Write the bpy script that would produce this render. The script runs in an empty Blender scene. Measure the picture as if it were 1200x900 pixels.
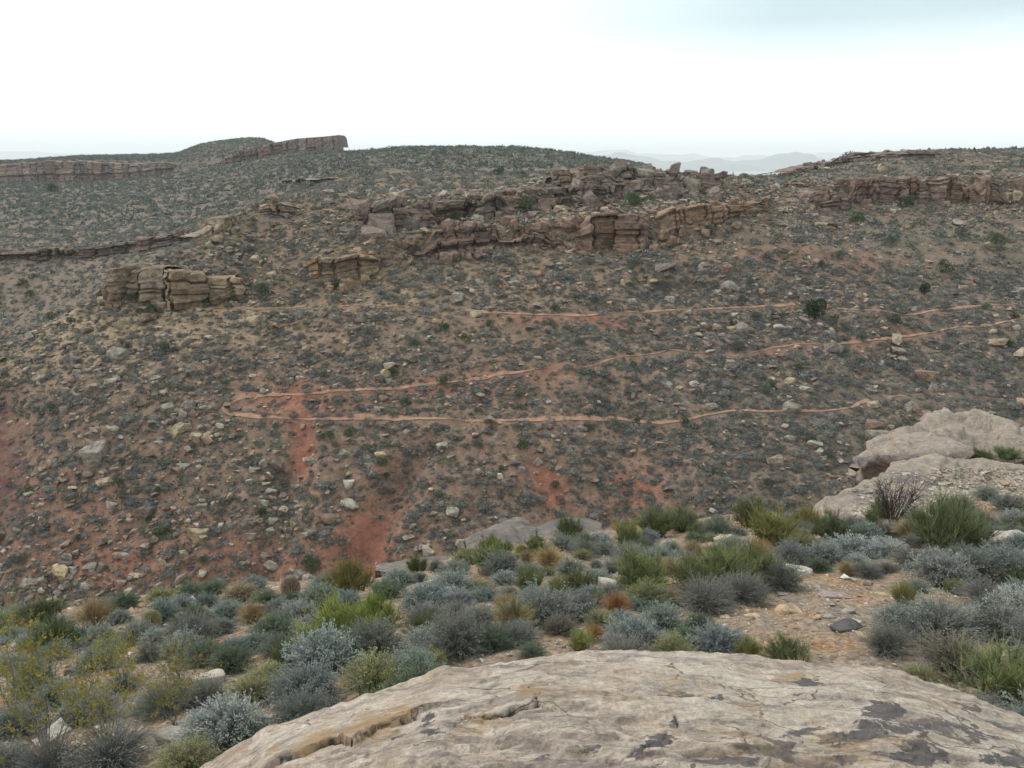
import bpy, bmesh, math, random
import numpy as np
from mathutils import Vector
from mathutils.bvhtree import BVHTree
rng = np.random.default_rng(7); random.seed(7)
scene = bpy.context.scene; col = scene.collection
F = 933.0; PITCH = math.radians(15.5); CP, SP = math.cos(PITCH), math.sin(PITCH)

# ---------------------------------------------------------------- geometry of the view (used to survey real positions)
def P(u, v, Y):
    s = (450 - v) / F; t = Y / (CP + s * SP)
    return np.array([(u - 600) / F * t, Y, t * (-SP + s * CP)])
def e_of_v(v):
    s = (450 - v) / F; return (-SP + s * CP) / (CP + s * SP)
def v_of_e(e): return 450 - F * (e * CP + SP) / (CP - e * SP)
def project(p):
    p = np.asarray(p, float); d = p[..., 1] * CP - p[..., 2] * SP; h = p[..., 1] * SP + p[..., 2] * CP
    d = np.where(np.abs(d) < .05, .05, d)
    return 600 + F * p[..., 0] / d, 450 - F * h / d
def ray(u, v):
    d = Vector(((u - 600) / F, CP + (450 - v) / F * SP, -SP + (450 - v) / F * CP)); return d.normalized()

# ---------------------------------------------------------------- noise
_perm = np.random.default_rng(3).permutation(256).astype(np.int64); _perm = np.concatenate([_perm, _perm, _perm])
_g = np.random.default_rng(4).normal(size=(256, 3)); _g /= np.linalg.norm(_g, axis=1)[:, None]
def perlin(p):
    p = np.asarray(p, float); i = np.floor(p).astype(np.int64); f = p - i; i &= 255
    w = f * f * f * (f * (f * 6 - 15) + 10); r = 0
    for a in (0, 1):
        for b in (0, 1):
            for c in (0, 1):
                h = _perm[_perm[_perm[(i[..., 0] + a) & 255] + ((i[..., 1] + b) & 255)] + ((i[..., 2] + c) & 255)]
                d = ((f - np.array([a, b, c])) * _g[h]).sum(-1)
                r = r + d * (w[..., 0] if a else 1 - w[..., 0]) * (w[..., 1] if b else 1 - w[..., 1]) * (w[..., 2] if c else 1 - w[..., 2])
    return r
def fbm(p, o=4, lac=2.03, gain=.5):
    p = np.asarray(p, float); r = 0; a = 1
    for k in range(o):
        r = r + a * perlin(p + 17.3 * k); p = p * lac; a *= gain
    return r
def sstep(a, b, x):
    t = np.clip((x - a) / (b - a), 0, 1); return t * t * (3 - 2 * t)
def pchip(x, y, xi):
    x = np.asarray(x, float); y = np.asarray(y, float); h = np.diff(x); d = np.diff(y, axis=0) / h.reshape((-1,) + (1,) * (y.ndim - 1))
    m = np.zeros_like(y); m[0] = d[0]; m[-1] = d[-1]
    ok = d[:-1] * d[1:] > 0; dd = np.where(ok, 2 * d[:-1] * d[1:] / np.where(ok, d[:-1] + d[1:], 1), 0); m[1:-1] = dd
    k = np.clip(np.searchsorted(x, xi, side='right') - 1, 0, len(x) - 2); sh = (-1,) + (1,) * (y.ndim - 1)
    hk = h[k].reshape(sh); t = ((xi - x[k]) / h[k]).reshape(sh)
    return (2*t**3-3*t**2+1)*y[k] + (t**3-2*t**2+t)*hk*m[k] + (-2*t**3+3*t**2)*y[k+1] + (t**3-t**2)*hk*m[k+1]

# ---------------------------------------------------------------- mesh helpers
def make_mesh(name, V, faces, mat=None, smooth=True, attrs=None):
    """faces: (n,k) int array or list of such arrays"""
    V = np.asarray(V, np.float32).reshape(-1, 3)
    fl = faces if isinstance(faces, list) else [faces]
    fl = [np.asarray(f, np.int32) for f in fl if len(f)]
    me = bpy.data.meshes.new(name); me.vertices.add(len(V)); me.vertices.foreach_set('co', V.ravel())
    loops = np.concatenate([f.ravel() for f in fl]); sizes = np.concatenate([np.full(len(f), f.shape[1], np.int32) for f in fl])
    starts = np.concatenate([[0], np.cumsum(sizes)[:-1]]).astype(np.int32)
    me.loops.add(len(loops)); me.loops.foreach_set('vertex_index', loops)
    me.polygons.add(len(sizes)); me.polygons.foreach_set('loop_start', starts)
    try: me.polygons.foreach_set('loop_total', sizes)
    except Exception: pass
    me.update(calc_edges=True)
    me.polygons.foreach_set('use_smooth', np.full(len(sizes), smooth, dtype=bool))
    for k, a in (attrs or {}).items():
        a = np.asarray(a, np.float32)
        if a.ndim == 1:
            at = me.attributes.new(k, 'FLOAT', 'POINT'); at.data.foreach_set('value', a)
        else:
            at = me.attributes.new(k, 'FLOAT_COLOR', 'POINT')
            at.data.foreach_set('color', np.concatenate([a, np.ones((len(a), 1), np.float32)], 1).ravel())
    if mat: me.materials.append(mat)
    return me
def link(name, me, parent=None):
    o = bpy.data.objects.new(name, me); col.objects.link(o); o.parent = parent; return o
def tag(o, label=None, cat=None, group=None, kind=None):
    if label: o['label'] = label
    if cat: o['category'] = cat
    if group: o['group'] = group
    if kind: o['kind'] = kind
    return o
def grid_faces(nr, nc):
    i = np.arange(nr * nc).reshape(nr, nc)
    return np.stack([i[:-1, :-1], i[:-1, 1:], i[1:, 1:], i[1:, :-1]], -1).reshape(-1, 4)

# ---------------------------------------------------------------- materials
def newmat(name, rough=.9):
    m = bpy.data.materials.new(name); m.use_nodes = True; nt = m.node_tree; b = nt.nodes['Principled BSDF']
    b.inputs['Roughness'].default_value = rough; b.inputs['Specular IOR Level'].default_value = .15
    return m, nt, b
class N:
    def __init__(s, nt): s.nt = nt
    def new(s, t, **kw):
        n = s.nt.nodes.new(t)
        for k, v in kw.items(): setattr(n, k, v)
        return n
    def l(s, a, b): s.nt.links.new(a, b)
    def noise(s, vec, scale, detail=6, rough=.6, dist=0):
        n = s.new('ShaderNodeTexNoise'); n.inputs['Scale'].default_value = scale; n.inputs['Detail'].default_value = detail
        n.inputs['Roughness'].default_value = rough; n.inputs['Distortion'].default_value = dist; s.l(vec, n.inputs['Vector']); return n.outputs['Fac']
    def ramp(s, fac, *st):
        n = s.new('ShaderNodeValToRGB'); e = n.color_ramp.elements
        while len(e) < len(st): e.new(.5)
        for x, (p, c) in zip(e, st): x.position = p; x.color = (c, c, c, 1) if isinstance(c, (int, float)) else (*c, 1)
        s.l(fac, n.inputs['Fac']); return n.outputs['Color']
    def mix(s, f, a, b, mode='MIX'):
        n = s.new('ShaderNodeMix', data_type='RGBA', blend_type=mode)
        for sock, v in ((n.inputs[0], f), (n.inputs[6], a), (n.inputs[7], b)):
            if hasattr(v, 'is_output'): s.l(v, sock)
            elif isinstance(v, (int, float)): sock.default_value = v if sock == n.inputs[0] else (v, v, v, 1)
            else: sock.default_value = (*v, 1)
        return n.outputs[2]
    def math(s, op, a, b=0., clamp=False):
        n = s.new('ShaderNodeMath', operation=op); n.use_clamp = clamp
        for k, v in ((0, a), (1, b)):
            if hasattr(v, 'is_output'): s.l(v, n.inputs[k])
            else: n.inputs[k].default_value = v
        return n.outputs[0]
    def attr(s, name, out='Fac'):
        n = s.new('ShaderNodeAttribute'); n.attribute_name = name; return n.outputs[out]
    def bump(s, h, dist, strength, bsdf, prev=None):
        n = s.new('ShaderNodeBump'); n.inputs['Distance'].default_value = dist; n.inputs['Strength'].default_value = strength
        s.l(h, n.inputs['Height']); 
        if prev: s.l(prev, n.inputs['Normal'])
        s.l(n.outputs['Normal'], bsdf.inputs['Normal']); return n.outputs['Normal']

def soil_far():
    m, nt, b = newmat('hillside_soil', 1); n = N(nt); pos = n.new('ShaderNodeNewGeometry').outputs['Position']
    c = n.attr('Col', 'Color')
    f1 = n.noise(pos, 1.6, 8, .7); f2 = n.noise(pos, .35, 4, .6)
    c = n.mix(.85, c, n.ramp(f1, (.3, .55), (.5, .95), (.7, 1.45)), 'MULTIPLY')
    c = n.mix(.6, c, n.ramp(f2, (.35, (.75, .78, .8)), (.65, (1.2, 1.12, 1.05))), 'MULTIPLY')
    st = n.noise(pos, 5.5, 3, .6); c = n.mix(n.ramp(st, (.58, 0.), (.66, .5)), c, (.29, .25, .20)); s2 = n.noise(pos, 3.1, 4, .7); c = n.mix(n.ramp(s2, (.55, 0.), (.62, .6)), c, (.14, .125, .105))
    n.l(c, b.inputs['Base Color']); n.bump(f1, .35, .6, b); return m
def soil_near():
    m, nt, b = newmat('gravel_soil', 1); n = N(nt); pos = n.new('ShaderNodeNewGeometry').outputs['Position']
    f2 = n.noise(pos, .8, 5, .6); f1 = n.noise(pos, 9, 8, .7)
    c = n.ramp(f2, (.35, (.25, .205, .165)), (.5, (.33, .235, .16)), (.62, (.36, .21, .12)))
    c = n.mix(.9, c, n.ramp(f1, (.3, .5), (.5, .95), (.7, 1.5)), 'MULTIPLY')
    v = n.new('ShaderNodeTexVoronoi'); v.inputs['Scale'].default_value = 22; n.l(pos, v.inputs['Vector'])
    cc = n.ramp(v.outputs['Color'], (.2, .6), (.8, 1.35)); c = n.mix(.6, c, cc, 'MULTIPLY')
    n.l(c, b.inputs['Base Color'])
    h = n.math('ADD', f1, n.math('MULTIPLY', v.outputs['Distance'], -.6)); n.bump(h, .05, .9, b); return m
def rock_mat(name, src, scale=1., bump=.06):
    m, nt, b = newmat(name, .92); n = N(nt); tc = n.new('ShaderNodeTexCoord'); pos = n.new('ShaderNodeNewGeometry').outputs['Position']
    c = n.attr('Col', 'Color') if src == 'attr' else n.new('ShaderNodeObjectInfo').outputs['Color']
    f1 = n.noise(pos, 2.2 * scale, 8, .65, .4); f2 = n.noise(pos, 7 * scale, 6, .7)
    c = n.mix(.9, c, n.ramp(f1, (.32, (.45, .43, .44)), (.5, (.98, .96, .94)), (.68, (1.45, 1.38, 1.26))), 'MULTIPLY')
    c = n.mix(.6, c, n.ramp(f2, (.3, .6), (.7, 1.35)), 'MULTIPLY')
    mp = n.new('ShaderNodeMapping'); mp.inputs['Scale'].default_value = (.6, .6, 5); n.l(pos, mp.inputs['Vector'])
    bd = n.noise(mp.outputs['Vector'], 1.1 * scale, 4, .6, .3); c = n.mix(.5, c, n.ramp(bd, (.38, .6), (.5, 1.05), (.7, 1.2)), 'MULTIPLY')
    n.l(c, b.inputs['Base Color'])
    h = n.math('ADD', f1, n.math('ADD', n.math('MULTIPLY', f2, .4), n.math('MULTIPLY', bd, .7))); n.bump(h, bump / scale * 2, .8, b); return m
def leaf_mat(name, src, transl=.25):
    m, nt, b = newmat(name, .85); n = N(nt)
    pos = n.new('ShaderNodeNewGeometry').outputs['Position']
    if src == 'attr': c = n.attr('Col', 'Color')
    else:
        c = n.new('ShaderNodeObjectInfo').outputs['Color']
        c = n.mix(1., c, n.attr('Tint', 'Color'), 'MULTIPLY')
        f = n.noise(pos, 6, 3, .5); c = n.mix(.7, c, n.ramp(f, (.3, (.72, .76, .8)), (.7, (1.28, 1.24, 1.12))), 'MULTIPLY')
    n.l(c, b.inputs['Base Color'])
    t = n.new('ShaderNodeBsdfTranslucent'); n.l(c, t.inputs['Color']); mx = n.new('ShaderNodeMixShader'); mx.inputs[0].default_value = transl
    n.l(b.outputs[0], mx.inputs[1]); n.l(t.outputs[0], mx.inputs[2]); n.l(mx.outputs[0], nt.nodes['Material Output'].inputs['Surface']); return m
def plain_mat(name, c, rough=.9, var=.4, scale=8):
    m, nt, b = newmat(name, rough); n = N(nt); pos = n.new('ShaderNodeNewGeometry').outputs['Position']
    f = n.noise(pos, scale, 5, .6); cc = n.mix(var, c, n.ramp(f, (.3, .5), (.7, 1.5)), 'MULTIPLY'); n.l(cc, b.inputs['Base Color']); return m
M_far, M_near = soil_far(), soil_near()
M_rockA = rock_mat('sandstone_blocks', 'attr', .55, .12); M_rockO = rock_mat('sandstone_boulder', 'obj', .7, .08)
M_rockN = rock_mat('sandstone_slab', 'obj', 2.2, .05); M_chip = rock_mat('stone_chips', 'attr', 6, .02)
M_leafO = leaf_mat('shrub_leaves', 'obj'); M_leafA = leaf_mat('scrub_leaves', 'attr', .12)
M_twig = plain_mat('grey_twigs', (.21, .20, .175)); M_dark = plain_mat('dark_twigs', (.06, .05, .045))
M_trail = plain_mat('trail_dirt', (.36, .215, .15), 1, .6, 1.5)

# ---------------------------------------------------------------- far hillside
def zc(Y, z): return (Y, z)
def vc(Y, v): return (Y, e_of_v(v) * Y)
A0 = zc(40, -36)
cols = {
 -420: [A0, vc(56,735), vc(64,655), vc(72,580), vc(80,520), vc(81,516), vc(86,495), zc(105,-36), vc(135,440), vc(160,345), vc(163,335), vc(240,270), vc(425,214), vc(432,196), vc(650,192), zc(800,-60)],
 0:   [A0, vc(58,690), vc(68,570), vc(77,480), vc(84,425), vc(85,420), vc(88,403), zc(108,-30), vc(135,395), vc(160,303), vc(163,294), vc(240,250), vc(425,214), vc(432,192), vc(650,188), zc(800,-60)],
 100: [A0, vc(58,700), vc(68,565), vc(78,455), vc(88,378), vc(89,374), vc(92,356), zc(110,-26), vc(135,358), vc(160,300), vc(163,290), vc(240,246), vc(425,213), vc(432,187), vc(650,182), zc(800,-60)],
 200: [A0, vc(58,700), vc(68,560), vc(78,450), vc(91,352), vc(92.5,322), vc(99,298), zc(115,-19), vc(138,310), vc(160,287), vc(163,278), vc(240,240), vc(425,203), vc(432,190), vc(650,179), zc(800,-60)],
 240: [A0, vc(58,700), vc(68,560), vc(78,450), vc(92,350), vc(93.5,322), vc(101,285), zc(116,-16), vc(140,300), vc(162,276), vc(165,268), vc(240,234), vc(425,194), vc(432,188), vc(650,166), zc(800,-60)],
 300: [A0, vc(58,700), vc(68,560), vc(79,450), vc(94,345), vc(97,322), vc(110,242), zc(125,-8.5), vc(150,256), vc(175,250), vc(180,246), vc(250,218), vc(400,186), vc(432,176), vc(650,160), zc(800,-60)],
 400: [A0, vc(58,700), vc(68,560), vc(79,450), vc(96,332), vc(97.5,302), vc(112,235), vc(116,230), vc(140,223), vc(170,215), vc(178,213), vc(230,197), vc(300,181), vc(350,178), zc(650,-15), zc(800,-60)],
 500: [A0, vc(58,690), vc(68,560), vc(79,450), vc(104,292), vc(105.5,275), vc(112,258), vc(115,236), vc(145,220), vc(170,211), vc(178,209), vc(230,193), vc(290,177), vc(340,171.5), zc(650,-15), zc(800,-60)],
 600: [A0, vc(57,690), vc(67,560), vc(79,450), vc(106,290), vc(107.5,268), vc(114,252), vc(118,228), vc(145,216), vc(170,208), vc(178,206), vc(230,193), vc(290,177), vc(340,172.5), zc(650,-15), zc(800,-60)],
 700: [A0, vc(57,680), vc(67,560), vc(79,450), vc(108,292), vc(110,254), vc(117,240), vc(124,204), vc(145,201), vc(170,201), vc(178,200), vc(230,195), vc(290,188), vc(340,184), zc(650,-15), zc(800,-60)],
 760: [A0, vc(57,680), vc(67,560), vc(79,450), vc(109,285), vc(111,250), vc(118,238), vc(125,205), vc(145,205), vc(170,205), vc(178,204), vc(230,201), vc(290,197), vc(340,195), zc(650,-30), zc(800,-60)],
 820: [A0, vc(57,680), vc(67,560), vc(80,450), vc(110,276), vc(111.5,252), vc(118,236), vc(126,208), vc(150,209), zc(170,-4), zc(178,-5), zc(220,-9), zc(300,-16), zc(350,-24), zc(650,-60), zc(800,-70)],
 900: [A0, vc(57,680), vc(67,560), vc(80,450), vc(110,275), vc(112,266), vc(124,236), vc(130,218), vc(148,206), zc(165,-5), zc(170,-6), zc(220,-14), zc(300,-22), zc(350,-30), zc(650,-60), zc(800,-70)],
 1000:[A0, vc(56,680), vc(67,560), vc(80,450), vc(110,290), vc(112,283), vc(127,240), vc(130,217), vc(147,200), vc(164,187), vc(167,184), vc(200,182.5), zc(300,-8), zc(350,-20), zc(650,-60), zc(800,-70)],
 1100:[A0, vc(56,680), vc(67,560), vc(80,450), vc(110,292), vc(112,285), vc(128,236), vc(131,210), vc(147,196), vc(163,183), vc(166,179), vc(200,178), vc(300,180), zc(350,0), zc(650,-50), zc(800,-70)],
 1200:[A0, vc(56,680), vc(67,560), vc(80,450), vc(110,292), vc(112,285), vc(128,240), vc(131,210), vc(146,196), vc(163,184), vc(166,181), vc(210,177), vc(300,178), zc(350,2), zc(650,-50), zc(800,-70)],
 1620:[A0, vc(56,680), vc(67,560), vc(80,450), vc(110,285), vc(112,278), vc(128,235), vc(131,206), vc(146,192), vc(163,180), vc(166,177), vc(210,174), vc(300,174), zc(350,4), zc(650,-50), zc(800,-70)]}
us = np.array(sorted(cols)); L = np.array([cols[u] for u in us])           # (nu, layers, 2)
ui = np.concatenate([np.linspace(-420, -60, 50)[:-1], np.linspace(-60, 1260, 400), np.linspace(1260, 1620, 50)[1:]])
C = pchip(us, L, ui)                                                       # (nc, layers, 2)
rows = [20, 60, 60, 60, 60, 10, 30, 16, 26, 34, 8, 44, 44, 14, 22, 8]
prm = np.concatenate([k + np.arange(r) / r for k, r in enumerate(rows[:C.shape[1] - 1])] + [[C.shape[1] - 1.]])
k0 = np.minimum(prm.astype(int), C.shape[1] - 2); fr = (prm - k0)[:, None, None]
G = C.transpose(1, 0, 2); G = G[k0] * (1 - fr) + G[k0 + 1] * fr            # (nr,nc,2)
for _ in range(3):                                                          # soften creases a little
    G[1:-1] = .25 * G[:-2] + .5 * G[1:-1] + .25 * G[2:]
Yg, Zg = G[..., 0], G[..., 1]; U = np.broadcast_to(ui, Yg.shape)
Xg = (U - 600) / F * (Yg * CP - Zg * SP)
Q = np.stack([Xg, Yg, Zg], -1); pu, pv = project(Q)
amp = np.clip(Yg / 110, .6, 3)
n1 = fbm(Q * [.07, .07, .02], 3); n2 = fbm(Q * [.45, .45, .3], 4); edge = sstep(175, 230, Yg)
Z2 = Zg + n1 * 1.1 * (1 - .6 * edge) * sstep(40, 60, Yg) + n2 * .6 * (1 + edge * .3)
# gullies running down the red slopes
def gully(pts, w, d):
    pts = np.array(pts, float); uc = np.interp(pv, pts[:, 1], pts[:, 0]); on = sstep(pts[0, 1] - 25, pts[0, 1] + 30, pv) * (Yg < 100)
    return d * on * np.exp(-((pu - uc) / w) ** 2)
Z2 -= gully([(495, 520), (455, 590), (405, 700)], 22, 2.0) + gully([(350, 500), (335, 600), (300, 720)], 20, 1.3) + gully([(620, 520), (650, 560), (690, 640)], 26, 1.1)
Z2 -= gully([(770, 300), (760, 420), (730, 600)], 60, 1.2) + gully([(20, 440), (-10, 560), (-20, 700)], 40, 1.5)
Q[..., 2] = Z2
# soil colours: where the ground itself is tan, red or purple-grey
tan = np.array([.31, .23, .155]); red = np.array([.33, .145, .10]); rust = np.array([.255, .175, .13]); purp = np.array([.19, .105, .085]); grey = np.array([.20, .165, .135]); pale = np.array([.40, .31, .21])
def blob(u, v, a, b, rot=0, k=1.):
    c, s = math.cos(math.radians(rot)), math.sin(math.radians(rot)); du, dv = pu - u, pv - v
    return k * np.exp(-(((du * c + dv * s) / a) ** 2 + ((-du * s + dv * c) / b) ** 2) ** 1.3)
wob = fbm(Q * [.12, .12, .2], 4) + .5 * fbm(Q * .6, 3)
cc = np.broadcast_to(rust, Q.shape).copy()
def put(mask, c):
    global cc
    m = np.clip(mask, 0, 1)[..., None]; cc = cc * (1 - m) + c * m
put(sstep(420, 340, pv + wob * 70) * .8, tan * .85)
put(sstep(640, 950, pu + wob * 160) * .75, grey)
put(sstep(.0, .5, wob) * .5, grey)
put(sstep(.1, .6, wob + .15) * .35, tan * .9)
put(sstep(260, 60, pu + wob * 60) * sstep(480, 400, pv + wob * 30) * .8, pale)
near = (Yg < 108)
for args, c in (((440, 610, 26, 75, 25), red), ((425, 650, 40, 50, 20), red), ((640, 560, 22, 34, -38), red), ((745, 560, 40, 40, 0, .6), red), ((355, 525, 16, 40, 0), red * .95),
                ((335, 470, 70, 26, 0, .8), red), ((230, 660, 190, 36, 0, .65), red), ((70, 600, 120, 60, 0, .4), red), ((690, 372, 100, 7, 0, .8), red), ((-5, 520, 34, 85, 0, 1.3), purp),
                ((560, 448, 150, 16, -8, .6), red), ((1000, 400, 200, 14, -6, .4), red), ((960, 300, 120, 60, 0, .35), red), ((270, 478, 45, 20, 0, .7), rust * 1.25),
                ((210, 380, 150, 28, 0, 1.1), tan * 1.3), ((290, 382, 30, 16, 0, 1), tan * 1.2), ((440, 345, 80, 22, 0, .9), tan * 1.2), ((60, 400, 80, 40, 0, .8), pale), ((880, 262, 60, 14, -10, .8), tan), ((560, 305, 120, 14, 0, .5), tan)):
    put(blob(*args) * near * np.clip(1 + wob * 1.2, .2, 1.4), c)
put(edge * .95 * np.ones_like(pu), np.array([.165, .155, .13])); put(((U < 320) & (Yg > 105)) * .8, grey)
hill_me = make_mesh('hillside', Q, grid_faces(*Yg.shape), M_far, True, {'Col': cc.reshape(-1, 3) * [.90, .855, .835]})
tag(link('hillside', hill_me), kind='structure')
bvh_far = BVHTree.FromPolygons([Vector(p) for p in Q.reshape(-1, 3)], grid_faces(*Yg.shape).tolist())

# ---------------------------------------------------------------- near ground: a slope that falls away to a lip above the wash
npts = [(600,760,7.5),(600,700,10.5),(600,650,14.5),(600,642,17.4),(100,890,5.5),(100,800,8),(100,740,10.8),(100,712,13.3),(-60,740,12.5),(-60,860,7),(300,860,5.8),(300,760,9),(300,700,12.6),(300,684,15),
        (430,684,15.4),(450,700,11.8),(760,618,19.6),(880,600,21),(850,740,8.4),(850,660,13),(950,740,8.3),(950,660,13),(960,618,19.5),(1100,790,6.5),(1100,700,10),(1100,620,15.5),(1100,592,21),(1150,582,24.5),(1250,580,26),(1250,800,6),(1250,640,14),(1450,700,10),(1450,560,22),
        (-300,900,7),(-300,760,13), (1120,582,25)]
pts = [P(*q) for q in npts] + [np.array(q) for q in ((0, 2, -3.6), (-4, 0, -3.4), (4, 0, -3.4), (0, -6, -2.6), (-14, 0, -5), (14, 0, -3.2), (-14, -6, -4), (14, -6, -3))]
pts = np.array(pts, float)
def tps(a, b):
    r = np.linalg.norm(a[:, None, :2] - b[None, :, :2], axis=-1); return r * r * np.log(r + 1e-6)
K = tps(pts, pts) + np.eye(len(pts)) * .3; Pm = np.c_[np.ones(len(pts)), pts[:, :2]]
sol = np.linalg.solve(np.block([[K, Pm], [Pm.T, np.zeros((3, 3))]]), np.r_[pts[:, 2], 0, 0, 0])
lip_u = [(-420, 760, 13), (0, 722, 13.2), (100, 709, 13.6), (200, 700, 14.2), (300, 684, 15.2), (400, 672, 16.4), (450, 672, 16.2), (520, 655, 17.2), (600, 636, 18.1), (760, 612, 20), (900, 600, 21.3), (960, 600, 21), (1020, 560, 23.5), (1100, 535, 26), (1250, 520, 27), (1600, 520, 28)]
lp = np.array([P(*q) for q in lip_u]); lip_az = lp[:, 0] / lp[:, 1]; lip_y = lp[:, 1]
def near_z(x, y):
    x = np.asarray(x, float); y = np.asarray(y, float); q = np.stack([x.ravel(), y.ravel()], -1)
    z = np.concatenate([tps(c, pts) @ sol[:-3] + sol[-3] + c @ sol[-2:] for c in np.array_split(q, max(1, len(q) // 20000))]).reshape(x.shape)
    yl = np.interp(x / np.maximum(y, 1.5), lip_az, lip_y) + .9 * perlin(np.stack([x * .35, x * 0, x * 0], -1))
    d = np.maximum(y - yl, 0)
    q3 = np.stack([x, y, x * 0], -1)
    z = z + .16 * fbm(q3 * .5, 4) + .05 * fbm(q3 * 2.5, 3)
    q4 = np.stack([x, np.minimum(y, yl + 2), x * 0], -1)
    return z - 1.45 * d ** 1.05 + .6 * fbm(q3 * .4 + 5, 3) * np.clip(d, 0, 1), d
yy = np.concatenate([np.linspace(-7, 4, 30)[:-1], 4 * (46 / 4) ** np.linspace(0, 1, 330)])
aa = np.linspace(-1.25, 1.25, 520)
YY = yy[:, None] + 0 * aa; XX = aa[None, :] * np.maximum(YY, 0) * .85 + aa[None, :] * 8
ZZ, DD = near_z(XX, YY)
ZZ = np.maximum(ZZ, -37)
gq = np.stack([XX, YY, ZZ], -1)
tag(link('ground', make_mesh('ground', gq, grid_faces(*YY.shape), M_near)), kind='structure')
bvh_near = BVHTree.FromPolygons([Vector(p) for p in gq.reshape(-1, 3)], grid_faces(*YY.shape).tolist())
O = Vector((0, 0, 0))
def hit_near(u, v): return bvh_near.ray_cast(O, ray(u, v))[0]
def hit_far(u, v): return bvh_far.ray_cast(O, ray(u, v))[0]

# plain to the horizon and far ranges
bm = bmesh.new(); R = 24000
vs = [bm.verts.new((R * math.cos(a), R * math.sin(a), -75)) for a in np.linspace(0, 2 * math.pi, 64, endpoint=False)]; bm.faces.new(vs)
me = bpy.data.meshes.new('plain'); bm.to_mesh(me); bm.free(); me.materials.append(plain_mat('plain_soil', (.34, .31, .28), 1, .4, .002)); tag(link('plain', me), kind='structure')
M_mt = plain_mat('mountain_slopes', (.13, .13, .13), 1, .5, .0015)
def range_(name, prof, Y, depth=3000):
    pr = np.array(prof, float); x = np.linspace(pr[0, 0], pr[-1, 0], 160); vv = np.interp(x, pr[:, 0], pr[:, 1]) + fbm(np.stack([x * .06, x * 0, x * 0], -1), 4) * 3.5 * .8
    rowsm = []
    for t in np.linspace(-1, 1, 25):
        top = np.array([P(a, b, Y) for a, b in zip(x, vv)]); q = top.copy(); f = 1 - abs(t)
        q[:, 1] += t * depth; q[:, 2] = -80 + (top[:, 2] + 80) * f ** .8 + (0 if abs(t) > .98 or t == 0 else 1) * fbm(q * .0012, 3) * 180 * f; rowsm.append(q)
    tag(link(name, make_mesh(name, np.array(rowsm), grid_faces(25, 160), M_mt)), kind='structure')
range_('mountains', [(-500, 188), (-100, 180), (20, 177), (90, 180), (200, 186), (400, 186), (600, 184), (680, 177), (760, 183), (800, 183), (860, 186), (950, 181), (1050, 184), (1300, 182), (1700, 186)], 16000, 2500)
range_('hills', [(560, 193), (720, 186), (800, 190), (835, 185), (870, 190), (920, 186), (1100, 192)], 9000, 1200)

# ---------------------------------------------------------------- rocks
def hull_rock(seed, n=22, box=(1, .8, .6), power=.55, sub=2, disp=.06, smooth=.3):
    r = np.random.default_rng(seed); p = r.normal(size=(n, 3)); p /= np.abs(p).max(1)[:, None] ** (1 - 0) * .0 + np.linalg.norm(p, axis=1)[:, None]
    p = np.sign(p) * np.abs(p) ** power; p *= np.array(box) * .5 * r.uniform(.82, 1.05, (n, 1))
    bm = bmesh.new()
    for q in p: bm.verts.new(q)
    res = bmesh.ops.convex_hull(bm, input=bm.verts)
    bmesh.ops.delete(bm, geom=[g for g in res['geom_interior'] if isinstance(g, bmesh.types.BMVert)], context='VERTS')
    bmesh.ops.triangulate(bm, faces=bm.faces)
    if sub:
        bmesh.ops.subdivide_edges(bm, edges=bm.edges, cuts=sub, use_grid_fill=True); bmesh.ops.triangulate(bm, faces=bm.faces)
        for _ in range(2): bmesh.ops.smooth_vert(bm, verts=bm.verts, factor=smooth, use_axis_x=True, use_axis_y=True, use_axis_z=True)
    bm.verts.ensure_lookup_table(); V = np.array([v.co for v in bm.verts]); Fc = np.array([[v.index for v in f.verts] for f in bm.faces]); 
    bm.verts.index_update(); Fc = np.array([[v.index for v in f.verts] for f in bm.faces]); bm.free()
    if disp:
        nn = V / (np.linalg.norm(V, axis=1)[:, None] + 1e-6); V = V + nn * fbm(V * 3.2 + seed, 3)[:, None] * disp
        V[:, 2] += 0
        V += nn * (np.abs(perlin(V * [1.5, 1.5, 9] + seed)) * disp * .6)[:, None]
    return V, Fc
LOD = [hull_rock(100 + i, 12, (1, .8, .62), .7, 0, 0) for i in range(10)]
MID = [hull_rock(200 + i, 15, (1, .8, .66), .8, 2, .05, .05) for i in range(12)]
BLK = [hull_rock(300 + i, 26, (1, 1, 1), .28, 3, .09, .1) for i in range(10)]
SLB = [hull_rock(400 + i, 26, (1, .75, .26), .5, 3, .05, .2) for i in range(6)]
mid_me = [make_mesh('boulder', v, f, M_rockO, False) for v, f in MID]
blk_me = [make_mesh('boulder', v, f, M_rockO, False) for v, f in BLK]
slab_me = [make_mesh('stone_slab', v, f, M_rockN, False) for v, f in SLB]
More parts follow.
